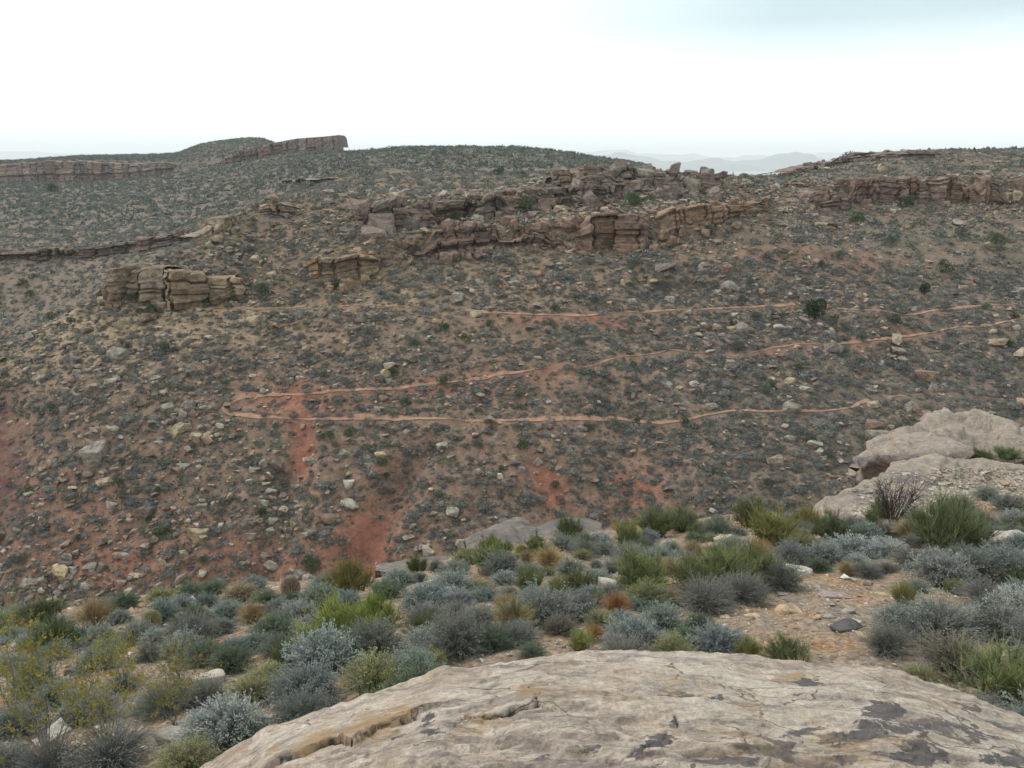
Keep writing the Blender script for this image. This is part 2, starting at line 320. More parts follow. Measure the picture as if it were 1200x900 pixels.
def merge(temps, pos, scl, rotz, colr, tilt=.0):
    """stamp templates into one vertex/face/colour array"""
    n = len(pos); pick = rng.integers(0, len(temps), n); VV, FF, CC = [], [], []; off = 0
    for k, (tv, tf) in enumerate(temps):
        i = np.nonzero(pick == k)[0]
        if not len(i): continue
        s = scl[i][:, None, :] * tv[None]; c, sn = np.cos(rotz[i])[:, None], np.sin(rotz[i])[:, None]
        if tilt:
            a = rng.normal(0, tilt, len(i))[:, None]; s = np.stack([s[..., 0], s[..., 1] * np.cos(a) - s[..., 2] * np.sin(a), s[..., 1] * np.sin(a) + s[..., 2] * np.cos(a)], -1)
        q = np.stack([s[..., 0] * c - s[..., 1] * sn, s[..., 0] * sn + s[..., 1] * c, s[..., 2]], -1) + pos[i][:, None, :]
        VV.append(q.reshape(-1, 3)); FF.append((tf[None] + (np.arange(len(i)) * len(tv))[:, None, None]).reshape(-1, tf.shape[1]) + off); off += len(i) * len(tv)
        CC.append(np.repeat(colr[i], len(tv), 0) if colr.ndim == 2 else colr)
    return np.concatenate(VV), np.concatenate(FF), np.concatenate(CC)
rock_cols = np.array([[.30, .245, .19], [.24, .20, .17], [.36, .29, .21], [.20, .165, .145], [.28, .19, .14], [.33, .295, .25], [.17, .13, .11]])
def rcol(n, w=None): return rock_cols[rng.choice(len(rock_cols), n, p=w)] * rng.uniform(.8, 1.15, (n, 1))

# cliff ledges: runs of fused, jointed sandstone blocks; each ledge is one rock body
def ledge(label, path, depth=3., wm=1.4, layers=2, cols_=(.30, .225, .165), over=.1, Y=None, rough=.35, name='rock_ledge', loose=.3):
    path = np.array(path, float); base = []
    uu = np.arange(path[0, 0], path[-1, 0] + .1, 1.5)
    vb = np.interp(uu, path[:, 0], path[:, 1]); vt = np.interp(uu, path[:, 0], path[:, 2])
    ps = []
    for a, b, t in zip(uu, vb, vt):
        if Y is None:
            h = hit_far(a, b)
            if h is None: continue
            h = np.array(h)
        else: h = P(a, b, Y(a) if callable(Y) else Y)
        ps.append((h, e_of_v(t) * h[1] - h[2]))
    B = np.array([p[0] for p in ps]); H = np.array([p[1] for p in ps])
    for _ in range(6): B[1:-1] = .25 * B[:-2] + .5 * B[1:-1] + .25 * B[2:]
    sl = np.r_[0, np.cumsum(np.linalg.norm(np.diff(B[:, :2], axis=0), axis=1))]
    cols_ = np.array(cols_); R_ = np.random.default_rng(abs(int(path[0, 0] * 7 + path[0, 1])) + 11)
    ds = .16 * max(1, B[:, 1].mean() / 130); sg = np.arange(0, sl[-1], ds); Bs = np.stack([np.interp(sg, sl, B[:, k]) for k in range(3)], -1); Hs = np.interp(sg, sl, H) * (1 + .35 * rough * fbm(np.stack([sg * .35, sg * 0, sg * 0 + path[0, 0]], -1), 3))
    tx = np.gradient(Bs[:, :2], axis=0); tx /= np.linalg.norm(tx, axis=1)[:, None] + 1e-9; nx = np.stack([tx[:, 1], -tx[:, 0]], -1)            # outward, towards the wash
    nv = int(np.clip(np.median(Hs) / (ds * .8), 8, 34)); tv = np.linspace(-.12, 1, nv); S, Tt = np.meshgrid(sg, tv, indexing='ij')
    cw = R_.uniform(.35, 1.8, 4000) ** 1.3 * wm; cb = np.cumsum(cw); Sw = S + 60 * 0 + (.35 * fbm(np.stack([S * .5, Tt * 3, S * 0], -1), 2)) * wm + .4 * wm; ci = np.searchsorted(cb, np.clip(Sw, 0, None)); dl = np.minimum(Sw - np.where(ci > 0, cb[np.maximum(ci - 1, 0)], -9), cb[ci] - Sw)
    nb = max(1, layers); bt = np.sort(R_.uniform(.1, .92, (4001, nb)), axis=1); rowi = (Tt[..., None] + .06 * perlin(np.stack([S * .3, S * 0, S * 0], -1))[..., None] > bt[ci]).sum(-1); dr_ = np.abs(Tt[..., None] - bt[ci]).min(-1) * Hs[:, None]
    bedb = np.sort(R_.uniform(.08, .95, layers + 1)); bed = (Tt[..., None] + .05 * perlin(np.stack([S * .12, S * 0, S * 0 + 7], -1))[..., None] > bedb).sum(-1); bo = R_.normal(0, .22, layers + 3)
    rc = R_.normal(0, .3, 4001); rr_ = R_.normal(0, .16, (4001, nb + 2)); off = wm * (rc[ci] + rr_[ci, rowi] + bo[bed]) * .75; off -= .38 * wm * (1 - sstep(.03, .14, dl / wm)) + .2 * wm * (1 - sstep(.03, .1, dr_ / wm)); off += .12 * fbm(np.stack([S, Tt * Hs[:, None] * 1.6, S * 0 + 3], -1) * (1.6 / max(wm, 1)), 4) * wm * 1.5
    endd = np.minimum(sg, sg[-1] - sg); ec = 1 - sstep(0, (.25 if loose == 0 else 1.6) * wm, endd); off -= ec[:, None] ** 2 * depth * (.9 if loose == 0 else .7)
    brk = .18 + .82 * sstep(-.28, -.02, fbm(np.stack([sg * .16, sg * 0, sg * 0 + path[0, 0] * .37], -1), 3)) if rough >= .44 else 1.
    Hs = Hs * brk * (1 - (0 if loose == 0 else .3) * ec)
    hf = 1 + rough * .55 * R_.uniform(-1, .45, 4001)[ci[:, -1]]; off -= .35 * wm * np.clip(Tt - .6, 0, 1)
    W = np.empty(S.shape + (3,)); W[..., :2] = Bs[:, None, :2] + nx[:, None] * (off[..., None] + .25 * wm); W[..., 2] = Bs[:, None, 2] + Tt * (Hs * hf)[:, None] * 1.02
    bk = [W]; 
    for q_, dz_ in ((.25, .03), (.6, 0.), (1., -.12), (1.3, -.5)):
        e_ = W[:, -1:].copy(); e_[..., :2] -= nx[:, None] * depth * q_; e_[..., 2] += dz_ * Hs[:, None] + .12 * fbm(e_ * .8, 3); bk.append(e_)
    W = np.concatenate(bk, 1); tint = R_.uniform(.72, 1.2, 4001)[ci] * R_.uniform(.85, 1.12, (4001, nb + 2))[ci, rowi] * R_.uniform(.85, 1.15, layers + 3)[bed]; warm = R_.uniform(-.06, .08, 4001)[ci]
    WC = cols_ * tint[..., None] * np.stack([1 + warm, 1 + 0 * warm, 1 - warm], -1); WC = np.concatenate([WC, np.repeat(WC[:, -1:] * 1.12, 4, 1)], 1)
    n2_ = W.shape[1]; V0, F0, C0 = W.reshape(-1, 3), grid_faces(len(sg), n2_), WC.reshape(-1, 3); F0 = np.concatenate([F0[:, [0, 1, 2]], F0[:, [0, 2, 3]]])
    nl = max(3, int(sl[-1] / wm * (1.6 + loose * 7))); sp_ = R_.uniform(0, sl[-1], nl); top_ = R_.random(nl) < .35; q = np.minimum(wm * np.exp(R_.normal(-.95 + .45 * loose, .5, nl)), 1.1 if loose < .6 else 3); p_ = np.stack([np.interp(sp_, sl, B[:, k]) for k in range(3)], -1); hh_ = np.interp(sp_, sl, H)
    outw = np.where(top_, -R_.uniform(.1, .7, nl) * depth, R_.uniform(.1, 1.9, nl) * wm); p_[:, 1] -= outw * .95; p_[:, 2] += np.where(top_, hh_ * .98 + q * .12, -np.maximum(outw, 0) * .42 + q * .1)
    if loose == 0: p_ = p_[:0]; q = q[:0]; nl = 0
    if nl: V, Fc, Cc = merge(MID + BLK[:4], p_, q[:, None] * R_.uniform(.75, 1.5, (nl, 3)), R_.uniform(0, 6.28, nl), cols_ * R_.uniform(.8, 1.35, (nl, 1)), .3); V = np.concatenate([V0, V]); Fc = np.concatenate([F0, Fc + len(V0)]); Cc = np.concatenate([C0, Cc])
    else: V, Fc, Cc = V0, F0, C0
    lo = V.mean(0); lo[2] = V[:, 2].min(); o = link(name, make_mesh(name, V - lo, Fc, M_rockA, False, {'Col': Cc})); o.location = lo
    return tag(o, label, 'rock ledge')
ledge('blocky tan cliff ledge with dark vertical joints on the left spur, above the shrubs', [(118, 354, 324), (128, 352, 318), (160, 356, 316), (205, 356, 316), (250, 352, 320), (288, 346, 320), (300, 344, 322)], 4, 1.9, 2, (.29, .225, .165))
ledge('short orange-brown ledge just right of the left spur ledge', [(350, 330, 305), (385, 332, 300), (425, 322, 296), (456, 312, 300)], 3, 1.5, 2, (.31, .22, .15))
ledge('long layered ledge of reddish blocks under the central rock jumble', [(468, 302, 290), (500, 296, 274), (560, 290, 266), (620, 286, 266), (680, 290, 266)], 3, 1.2, 3, (.22, .155, .125), rough=.6, loose=.9)
ledge('tall brown cliff face with vertical joints right of the round green shrub', [(670, 292, 262), (700, 290, 252), (740, 292, 250), (768, 288, 248)], 4, 1.8, 2, (.23, .16, .125), rough=.2)
ledge('orange-streaked thin ledge running right from the tall cliff face', [(764, 278, 250), (800, 268, 244), (850, 256, 240), (905, 244, 236)], 3, 1.6, 2, (.25, .175, .125))
ledge('dark upper ledge of the central rock jumble on the hill', [(415, 272, 250), (450, 268, 240), (500, 266, 240), (540, 256, 236), (600, 248, 226), (660, 242, 224), (720, 236, 216)], 4, 1.5, 3, (.20, .155, .13), rough=.5, loose=.9)
ledge('crest ledge of rounded blocks on the skyline of the central hill', [(640, 220, 204), (690, 216, 198), (740, 216, 198), (800, 220, 203), (850, 224, 206)], 4, 1.6, 2, (.235, .19, .16), rough=.6, loose=.9)
ledge('reddish cliff band crossing the right hill below its crest', [(945, 246, 232), (970, 238, 214), (1030, 234, 210), (1090, 236, 210), (1140, 238, 208), (1200, 240, 208), (1330, 240, 206)], 4, 1.5, 3, (.215, .155, .125), rough=.5)
ledge('stepped dark ledge just under the right cliff band', [(955, 250, 238), (985, 248, 232), (1010, 244, 234)], 3, 1.6, 3, (.18, .13, .11))
ledge('flat cap ledge on the skyline of the right hill', [(1010, 190, 182), (1045, 184, 178), (1105, 184, 177)], 4, 2.6, 1, (.27, .2, .16), rough=.2, loose=.1)
ledge('low jumbled ledge on the skyline left of the right hill cap', [(925, 206, 200), (960, 196, 190), (1010, 188, 184)], 3, 1.5, 1, (.25, .19, .16), rough=.5)
ledge('dark broken ledge crossing the side valley behind the left spur', [(-120, 312, 300), (0, 304, 294), (100, 300, 289), (160, 292, 281), (235, 280, 270)], 3, 2.6, 1, (.19, .145, .125), rough=.55, loose=.2)
ledge('rugged knob of rock on the crest of the left spur', [(295, 252, 236), (320, 250, 232), (352, 252, 240)], 3, 1.7, 2, (.27, .205, .155), rough=.5)
ledge('pale tilted blocks descending from the knob on the spur', [(240, 288, 276), (262, 272, 258), (285, 262, 250)], 3, .9, 2, (.29, .235, .175), rough=.6, loose=.9)
ledge('long far mesa cliff on the left horizon', [(-420, 216, 198), (-100, 215, 195), (0, 213, 194), (60, 212, 189), (110, 211, 190), (150, 208, 192), (205, 200, 190)], 10, 2.6, 2, (.25, .195, .17), Y=424, rough=.1, loose=.05, over=0)
ledge('far rimrock cliff ending in a sheer drop beside the dome hill', [(262, 190, 184), (285, 186, 176), (320, 186, 168), (350, 186, 163), (380, 186, 161), (400, 186, 159)], 9, 2.6, 2, (.27, .21, .185), Y=395, rough=.0, loose=0, over=0)
ledge('low grey ledges on the sagebrush plateau above the spur', [(330, 218, 214), (350, 214, 209), (395, 212, 208)], 4, 3, 1, (.24, .21, .175), rough=.6)

# ---------------------------------------------------------------- trails on the far slope
def trail(pix, w=.34):
    pix = np.array(pix, float); s = np.r_[0, np.cumsum(np.linalg.norm(np.diff(pix, axis=0), axis=1))]; t = np.arange(0, s[-1], 2.2); q = pchip(s, pix, t)
    q[:, 1] += fbm(np.stack([t * .05, t * 0, t * 0 + pix[0, 0]], -1), 3) * 2.0
    c = np.array([np.array(hit_far(a, b)) for a, b in q if hit_far(a, b) is not None])
    for _ in range(4): c[1:-1] = .25 * c[:-2] + .5 * c[1:-1] + .25 * c[2:]
    d = np.gradient(c[:, :2], axis=0); d /= np.linalg.norm(d, axis=1)[:, None] + 1e-9; nrm = np.stack([-d[:, 1], d[:, 0]], -1)
    nrm *= np.sign(nrm[:, 1:2] + 1e-6); ww = w * np.clip(.95 + 2.2 * fbm(c * .12 + 3, 3), .15, 1.8)
    rws = []
    for k in np.linspace(-.5, .5, 5):
        x = c[:, :2] + nrm * (ww * k)[:, None]; z = []
        for a, b in x:
            h = bvh_far.ray_cast(Vector((a, b, 60)), Vector((0, 0, -1)))[0]; z.append(h.z if h else 0)
        rws.append(np.c_[x, np.array(z)])
    rws = np.array(rws)
    for _ in range(3): rws[:, 1:-1] = .25 * rws[:, :-2] + .5 * rws[:, 1:-1] + .25 * rws[:, 2:]
    rws[..., 2] += .08
    tag(link('trail', make_mesh('trail', rws, grid_faces(5, rws.shape[1]), M_trail)), kind='structure'); return q
T = [trail([(170, 360), (235, 361), (300, 362), (360, 360)], .16), trail([(400, 359), (440, 358), (483, 361)], .22), trail([(545, 364), (587, 367), (633, 369), (683, 370), (717, 367), (767, 365), (817, 363), (883, 360), (933, 357)], .28),
     trail([(980, 362), (1033, 365), (1067, 369), (1093, 365), (1133, 360), (1210, 356)]),
     trail([(1230, 366), (1200, 373), (1153, 382), (1117, 385), (1083, 392), (1030, 398), (980, 403), (933, 404), (907, 408), (860, 417), (817, 414), (790, 411), (767, 415), (723, 419), (687, 430), (660, 427), (633, 433), (593, 438), (543, 447), (510, 450), (467, 455), (400, 458), (360, 462), (333, 463), (290, 464), (273, 470), (260, 478), (266, 484), (285, 487), (310, 489), (340, 491), (367, 492), (400, 491), (420, 489), (467, 491), (517, 491), (560, 494), (627, 492), (667, 491), (710, 491), (777, 496), (800, 493), (823, 488), (860, 482), (900, 482), (950, 482), (987, 480), (1020, 468)], .32),
     trail([(1040, 466), (1077, 463), (1100, 461), (1140, 465), (1180, 469), (1240, 470)], .2)]
trail_px = np.concatenate(T)

# ---------------------------------------------------------------- plant generators (numpy)
def tubes(paths, r0, r1, sides=3):
    paths = np.asarray(paths, float); n, k, _ = paths.shape; d = np.gradient(paths, axis=1); d /= np.linalg.norm(d, axis=-1)[..., None] + 1e-9
    ref = np.array([.31, .72, .62]); a = np.cross(d, ref); a /= np.linalg.norm(a, axis=-1)[..., None] + 1e-9; b = np.cross(d, a)
    r = np.linspace(0, 1, k)[None, :]; r = (np.asarray(r0).reshape(-1, 1) * (1 - r) + np.asarray(r1).reshape(-1, 1) * r)[..., None]
    ring = np.stack([paths + r * (a * math.cos(t) + b * math.sin(t)) for t in np.arange(sides) * 2 * math.pi / sides], 2)  # n,k,s,3
    i = np.arange(n * k * sides).reshape(n, k, sides); j = np.roll(i, -1, 2)
    f = np.stack([i[:, :-1], j[:, :-1], j[:, 1:], i[:, 1:]], -1).reshape(-1, 4); return ring.reshape(-1, 3), f
def leaves(pos, dirs, ln, wd, r):
    n = len(pos); d = dirs / (np.linalg.norm(dirs, axis=1)[:, None] + 1e-9); a = np.cross(d, r.normal(size=(n, 3))); a /= np.linalg.norm(a, axis=1)[:, None] + 1e-9
    ln = np.asarray(ln).reshape(-1, 1); wd = np.asarray(wd).reshape(-1, 1)
    V = np.stack([pos, pos + d * ln * .5 + a * wd * .5, pos + d * ln, pos + d * ln * .5 - a * wd * .5], 1); return V.reshape(-1, 3), np.arange(n * 4).reshape(n, 4)
def cat(parts):
    V, Fc, off = [], [], 0
    for v, f in parts: V.append(v); Fc.append(f + off); off += len(v)
    return np.concatenate(V), np.concatenate(Fc)
def dome_dirs(n, r, lo=-.05):
    z = r.uniform(lo, 1, n); a = r.uniform(0, 2 * math.pi, n); q = np.sqrt(1 - z * z); return np.stack([q * np.cos(a), q * np.sin(a), z], -1)
def curve(b, e, sag, k, r, jit=.02):
    t = np.linspace(0, 1, k)[None, :, None]; p = b[:, None] * (1 - t) + e[:, None] * t; p[..., 2] += sag * np.sin(t[..., 0] * math.pi)
    j = r.normal(0, jit, (len(b), k, 3)); j[:, 0] = 0; return p + np.cumsum(j, 1) * .6
def sage(seed, nt=430, lf=20, h=.72, ll=.034, spiky=0.):
    """rounded silvery shrub about 1 m across"""
    r = np.random.default_rng(seed); d = dome_dirs(nt, r); ctr = dome_dirs(7, r) * [.3, .3, .2]
    rad = .40 + .10 * fbm(d * 2.3 + seed, 2) * 2 + r.uniform(-.05, .06 + spiky, nt); e = d * rad[:, None] * [1, 1, h * 1.25] + ctr[r.integers(0, 7, nt)] * .42; e[:, 2] = np.abs(e[:, 2]) + .05
    b = r.normal(0, .04, (nt, 3)) * [1, 1, .2]; paths = curve(b, e, .06, 5, r); tw = tubes(paths, .007, .002)
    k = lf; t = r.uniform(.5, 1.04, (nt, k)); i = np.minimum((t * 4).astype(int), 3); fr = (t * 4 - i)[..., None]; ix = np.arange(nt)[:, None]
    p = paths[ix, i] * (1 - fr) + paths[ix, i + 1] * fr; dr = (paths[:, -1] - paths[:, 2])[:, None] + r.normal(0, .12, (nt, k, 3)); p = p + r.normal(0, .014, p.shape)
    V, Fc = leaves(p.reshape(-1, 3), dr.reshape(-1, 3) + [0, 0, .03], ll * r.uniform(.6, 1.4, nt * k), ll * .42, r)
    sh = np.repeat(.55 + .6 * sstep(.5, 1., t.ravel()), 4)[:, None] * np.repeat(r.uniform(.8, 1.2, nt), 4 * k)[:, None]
    return dict(foliage=(V, Fc, sh * np.ones((1, 3))), stems=tw)
def ephedra(seed, n=3400, h=.8, spread=.5, wd=.003):
    """broom-like shrub of fine upright green twigs on grey-brown stems"""
    r = np.random.default_rng(seed); nm = 70; d = dome_dirs(nm, r, .25); rad = .40 * (1 + .5 * fbm(d * 2.5 + seed, 2)) * r.uniform(.6, 1.05, nm); e = d * rad[:, None] * [1.05, 1.05, 1.35]; b = np.c_[r.normal(0, .09, (nm, 2)), np.zeros(nm)]
    main = curve(b, e, .04, 7, r, .015); k = r.integers(0, nm, n); t = r.integers(2, 7, n); st = main[k, t]; dr = e[k] * [.7, .7, 1] / .5 + [0, 0, .9]; dr /= np.linalg.norm(dr, axis=1)[:, None]; dr += r.normal(0, .42, dr.shape)
    pt = curve(st, st + dr * r.uniform(.06, .17, n)[:, None], .005, 4, r, .006); V, Fc = tubes(pt, wd, wd * .5)
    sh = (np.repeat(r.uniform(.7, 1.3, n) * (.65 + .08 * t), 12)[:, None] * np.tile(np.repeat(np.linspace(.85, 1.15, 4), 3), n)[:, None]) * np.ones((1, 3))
    return dict(foliage=(V, Fc, sh), stems=tubes(main, .008, .003))
def grass(seed, n=700, h=.6):
    r = np.random.default_rng(seed); a = r.uniform(0, 2 * math.pi, n); q = r.random(n) ** .7; b = np.stack([np.cos(a) * .1 * q, np.sin(a) * .1 * q, 0 * a], -1)
    e = b + np.stack([np.cos(a) * .42 * q, np.sin(a) * .42 * q, h * r.uniform(.5, 1.1, n) * (1 - .45 * q)], -1); V, Fc = tubes(curve(b, e, .1, 5, r, .012), .0045, .0015)
    sh = np.repeat(r.uniform(.7, 1.3, n), 15)[:, None] * np.ones((1, 3)); return dict(foliage=(V, Fc, sh))
def branching(seed, nm=16, h=1., spread=.5, sub=5, sub2=4):
    r = np.random.default_rng(seed); b = np.c_[r.normal(0, .03, (nm, 2)), np.zeros(nm)]; a = np.linspace(0, 2 * math.pi, nm) + r.normal(0, .2, nm); rr = spread * r.uniform(.3, 1.1, nm)
    e = np.stack([np.cos(a) * rr, np.sin(a) * rr, h * r.uniform(.6, 1, nm)], -1); p1 = curve(b, e, .08, 7, r, .03)
    def kids(p, k, ln, jit):
        n = len(p); t = r.integers(2, p.shape[1], (n, k)); st = p[np.arange(n)[:, None], t].reshape(-1, 3); dr = (p[:, -1] - p[:, 1])[:, None].repeat(k, 1).reshape(-1, 3); dr /= np.linalg.norm(dr, axis=1)[:, None]
        return curve(st, st + (dr + r.normal(0, jit, dr.shape)) * ln * r.uniform(.5, 1.2, (len(st), 1)), .01, 5, r, .012)
    p2 = kids(p1, sub, .3 * h, .5); p3 = kids(p2, sub2, .14 * h, .6); return p1, p2, p3, r
def creosote(seed, h=1.1, nl=12):
    p1, p2, p3, r = branching(seed, 12, h, .55, 5, 3); st = cat([tubes(p1, .007, .003), tubes(p2, .004, .0022), tubes(p3, .0022, .0014)])
    n = len(p3); t = r.integers(2, 5, (n, nl)); p = p3[np.arange(n)[:, None], t].reshape(-1, 3) + r.normal(0, .014, (n * nl, 3)); V, Fc = leaves(p, r.normal(0, 1, p.shape) + [0, 0, .8], .034 * r.uniform(.6, 1.3, len(p)), .018, r)
    y = r.random(n * nl) ** 2; sh = np.repeat(np.stack([1 + y * 1.1, 1 + y * .45, 1 - y * .3], -1) * r.uniform(.8, 1.2, (n * nl, 1)), 4, 0); return dict(foliage=(V, Fc, sh), stems=st)
def bare(seed, h=1.):
    p1, p2, p3, r = branching(seed, 16, h, .5, 8, 6); return dict(stems=cat([tubes(p1, .016, .006), tubes(p2, .006, .003), tubes(p3, .0032, .0018)]))
def build_kind(gen, seeds, stem_mat=None, **kw):
    out = []
    for s in seeds:
        d = gen(s, **kw); r = {}
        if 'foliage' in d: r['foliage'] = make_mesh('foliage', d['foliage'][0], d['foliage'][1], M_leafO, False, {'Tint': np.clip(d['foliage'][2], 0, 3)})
        if 'stems' in d: r['stems'] = make_mesh('stems', d['stems'][0], d['stems'][1], stem_mat or M_twig, False)
        out.append(r)
    return out
KIND = dict(sage=build_kind(sage, range(1, 8)), fuzzy=build_kind(sage, range(11, 16), spiky=.05, lf=18, ll=.027), eph=build_kind(ephedra, range(21, 27), M_dark), grass=build_kind(grass, range(31, 35)),
            creo=build_kind(creosote, range(41, 45)), bare=build_kind(bare, range(51, 53), M_dark), thin=build_kind(sage, range(61, 65), lf=9, nt=520, spiky=.07, ll=.022))
CL = dict(sage=(.27, .30, .265), sageblue=(.26, .295, .285), pale=(.37, .40, .37), dark=(.20, .215, .19), green=(.15, .19, .12), eph=(.225, .245, .115), ephd=(.17, .195, .095), ephb=(.31, .34, .09), olive=(.26, .235, .09), straw=(.42, .33, .19), orange=(.42, .25, .13), yg=(.33, .33, .14), brown=(.22, .18, .14), creo=(.20, .20, .05), twig=(.22, .22, .195))
PHR = dict(sage='grey-green sagebrush', sageblue='blue-grey sagebrush', pale='pale silvery sagebrush', dark='dark grey sagebrush', green='green-tinged sagebrush', eph='green broom-like shrub', ephd='dark green broom-like shrub', ephb='bright yellow-green broom-like shrub', olive='olive-gold broom-like shrub', straw='straw-coloured dry grass clump', orange='orange-brown dry grass clump', yg='yellowish low shrub', brown='brownish dry shrub', creo='sparse creosote with yellow leaves', twig='grey twiggy shrub')
CATG = dict(eph='shrub', grass='grass clump', sage='shrub', fuzzy='shrub', creo='shrub', bare='shrub', thin='shrub')
NAMES = dict(eph='broom_shrub', grass='grass_clump', sage='sagebrush', fuzzy='sagebrush', creo='creosote_bush', bare='bare_shrub', thin='sagebrush')
GRP = dict(eph='broom-like shrubs on the near slope', grass='dry grass clumps on the near slope', sage='sagebrush on the near slope', fuzzy='sagebrush on the near slope', creo='creosote bushes at the lower left', thin='sagebrush on the near slope')
items = []     # things that still need a label: (object, phrase, set)
def plant(kind, c, loc, w, h, rz=None, group=None):
    var = random.choice(KIND[kind]); root = bpy.data.objects.new(NAMES[kind], None); col.objects.link(root); root.empty_display_size = .2
    root.location = loc; root.rotation_euler = (0, 0, random.uniform(0, 6.28) if rz is None else rz); root.scale = (w, w * random.uniform(.9, 1.1), h)
    cv = np.array(CL[c]) * rng.uniform(.88, 1.12) * rng.uniform(.95, 1.05, 3)
    for part, me in var.items():
        o = link(part, me, root); o.color = (*cv, 1)
    tag(root, None, CATG[kind], group or GRP.get(kind)); items.append((root, PHR[c], 'near')); return root
# (u, v of the middle, width px, kind, colour, height/width)
B = [(361,803,74,'sage','sageblue',.8),(378,765,76,'sage','pale',.75),(436,789,66,'fuzzy','yg',.75),(489,783,62,'sage','sage',.8),(508,776,30,'eph','yg',1),(442,750,64,'fuzzy','dark',.8),(405,735,80,'eph','ephb',.6),(440,722,60,'eph','ephb',.65),(365,748,50,'eph','ephb',.6),(337,768,38,'eph','eph',.8),
(498,752,46,'fuzzy','pale',.7),(536,745,64,'fuzzy','dark',.9),(579,750,40,'fuzzy','green',.8),(352,716,40,'sage','pale',.7),(320,736,50,'sage','green',.65),(267,716,36,'sage','sage',.7),(500,701,54,'sage','sageblue',.6),(454,692,42,'sage','green',.6),(410,681,52,'eph','olive',.7),(282,695,32,'fuzzy','straw',.8),
(314,701,34,'sage','green',.7),(372,698,42,'sage','sage',.7),(530,668,34,'sage','sage',.7),(492,676,16,'sage','dark',.9),(511,663,18,'sage','dark',.9),(541,663,20,'sage','sage',.8),(577,657,50,'eph','eph',.7),(530,686,50,'sage','sage',.6),(571,697,32,'sage','sage',.6),(272,845,88,'sage','pale',.7),(292,862,50,'sage','green',.6),(314,790,42,'fuzzy','yg',.6),
(61,748,52,'eph','ephd',.8),(52,719,46,'eph','ephd',.6),(15,742,30,'sage','sage',.7),(44,738,26,'sage','sage',.8),(143,722,26,'sage','sage',.8),(190,716,36,'sage','sage',.8),(227,719,32,'sage','green',.7),(259,734,34,'sage','dark',.6),(159,741,34,'fuzzy','sage',.8),(213,756,44,'sage','pale',.8),(242,767,42,'fuzzy','green',.8),(271,774,44,'sage','green',.8),
(117,773,46,'sage','sage',.8),(38,795,42,'sage','sage',1.2),(175,764,26,'fuzzy','dark',.9),(99,830,62,'fuzzy','sage',.8),(17,845,52,'fuzzy','sage',.8),(190,818,60,'thin','dark',.7),(242,811,50,'thin','dark',.7),(131,876,80,'thin','sage',.8),(222,886,58,'fuzzy','yg',.7),(60,890,70,'thin','dark',.9),(10,890,60,'thin','sage',.9),
(769,617,40,'eph','ephd',.9),(735,625,34,'eph','olive',.8),(800,612,40,'eph','ephd',.7),(840,618,40,'thin','green',.7),(629,643,28,'eph','eph',.9),(667,622,34,'eph','ephd',.9),(611,626,26,'eph','ephd',.9),(573,640,26,'eph','olive',.8),(588,662,40,'sage','dark',.8),(643,669,14,'fuzzy','yg',1),(670,664,30,'sage','sage',.9),(683,650,18,'fuzzy','yg',.8),(699,661,16,'sage','sage',.8),(620,684,34,'eph','eph',1),(681,684,34,'eph','eph',.8),(751,673,62,'eph','eph',.75),
(740,648,40,'thin','sage',.7),(696,676,34,'sage','sage',.6),(637,713,72,'fuzzy','sage',.7),(678,712,46,'fuzzy','sageblue',.9),(602,726,44,'grass','straw',1),(579,748,40,'sage','green',.8),(562,722,40,'fuzzy','sage',.8),(658,733,36,'fuzzy','brown',.8),(722,710,34,'grass','orange',.8),(700,704,20,'eph','eph',.9),(748,708,26,'sage','sage',.7),(775,724,54,'sage','sage',.7),(745,744,64,'sage','sage',.65),(681,753,30,'eph','yg',.9),(697,742,26,'grass','orange',.7),(623,762,30,'fuzzy','green',.6),(841,752,62,'sage','sageblue',.55),(876,760,34,'eph','yg',.7),
(845,670,66,'eph','eph',.8),(882,668,60,'eph','eph',.8),(915,676,40,'fuzzy','twig',1),(868,690,60,'thin','twig',.7),(824,697,60,'thin','twig',.8),(812,675,44,'eph','eph',.9),(800,655,36,'thin','sage',.7),(905,623,58,'eph','olive',.75),(945,610,30,'eph','olive',.9),(879,604,42,'eph','ephd',.8),(975,623,44,'eph','ephd',.8),(860,640,40,'thin','sage',.7),(890,645,34,'grass','orange',.6),
(1013,626,40,'sage','sage',.7),(996,642,58,'sage','pale',.5),(967,650,40,'sage','sage',.7),(1040,642,44,'sage','pale',.5),(1069,655,36,'fuzzy','brown',.7),(1108,622,74,'eph','ephd',.85),(1130,612,44,'fuzzy','green',.8),(1121,594,44,'fuzzy','green',.6),(1095,632,40,'fuzzy','green',.7),(1045,605,40,'bare','dark',1.1),(1032,598,24,'eph','eph',1.2),(1156,579,26,'fuzzy','sage',.8),(1182,591,34,'sage','dark',.8),(1105,668,60,'sage','sage',.8),(1145,664,50,'sage','dark',.8),(1175,660,60,'sage','sageblue',.75),(1057,698,32,'grass','yg',.9),
(1098,730,84,'fuzzy','sage',.75),(1118,768,72,'fuzzy','brown',.7),(1177,732,64,'fuzzy','dark',.8),(1037,750,54,'thin','twig',.8),(1077,792,40,'fuzzy','yg',.7),(1180,795,90,'eph','eph',.7),(1215,810,80,'eph','eph',.8),(1120,690,24,'eph','eph',.8),(1195,690,30,'sage','sage',.8),(1150,528,36,'eph','ephd',.8),(1180,526,44,'eph','ephd',.7),(1210,530,40,'eph','ephd',.8),(1190,625,30,'sage','dark',.8),
(940,712,0,'','',0)]
used = []
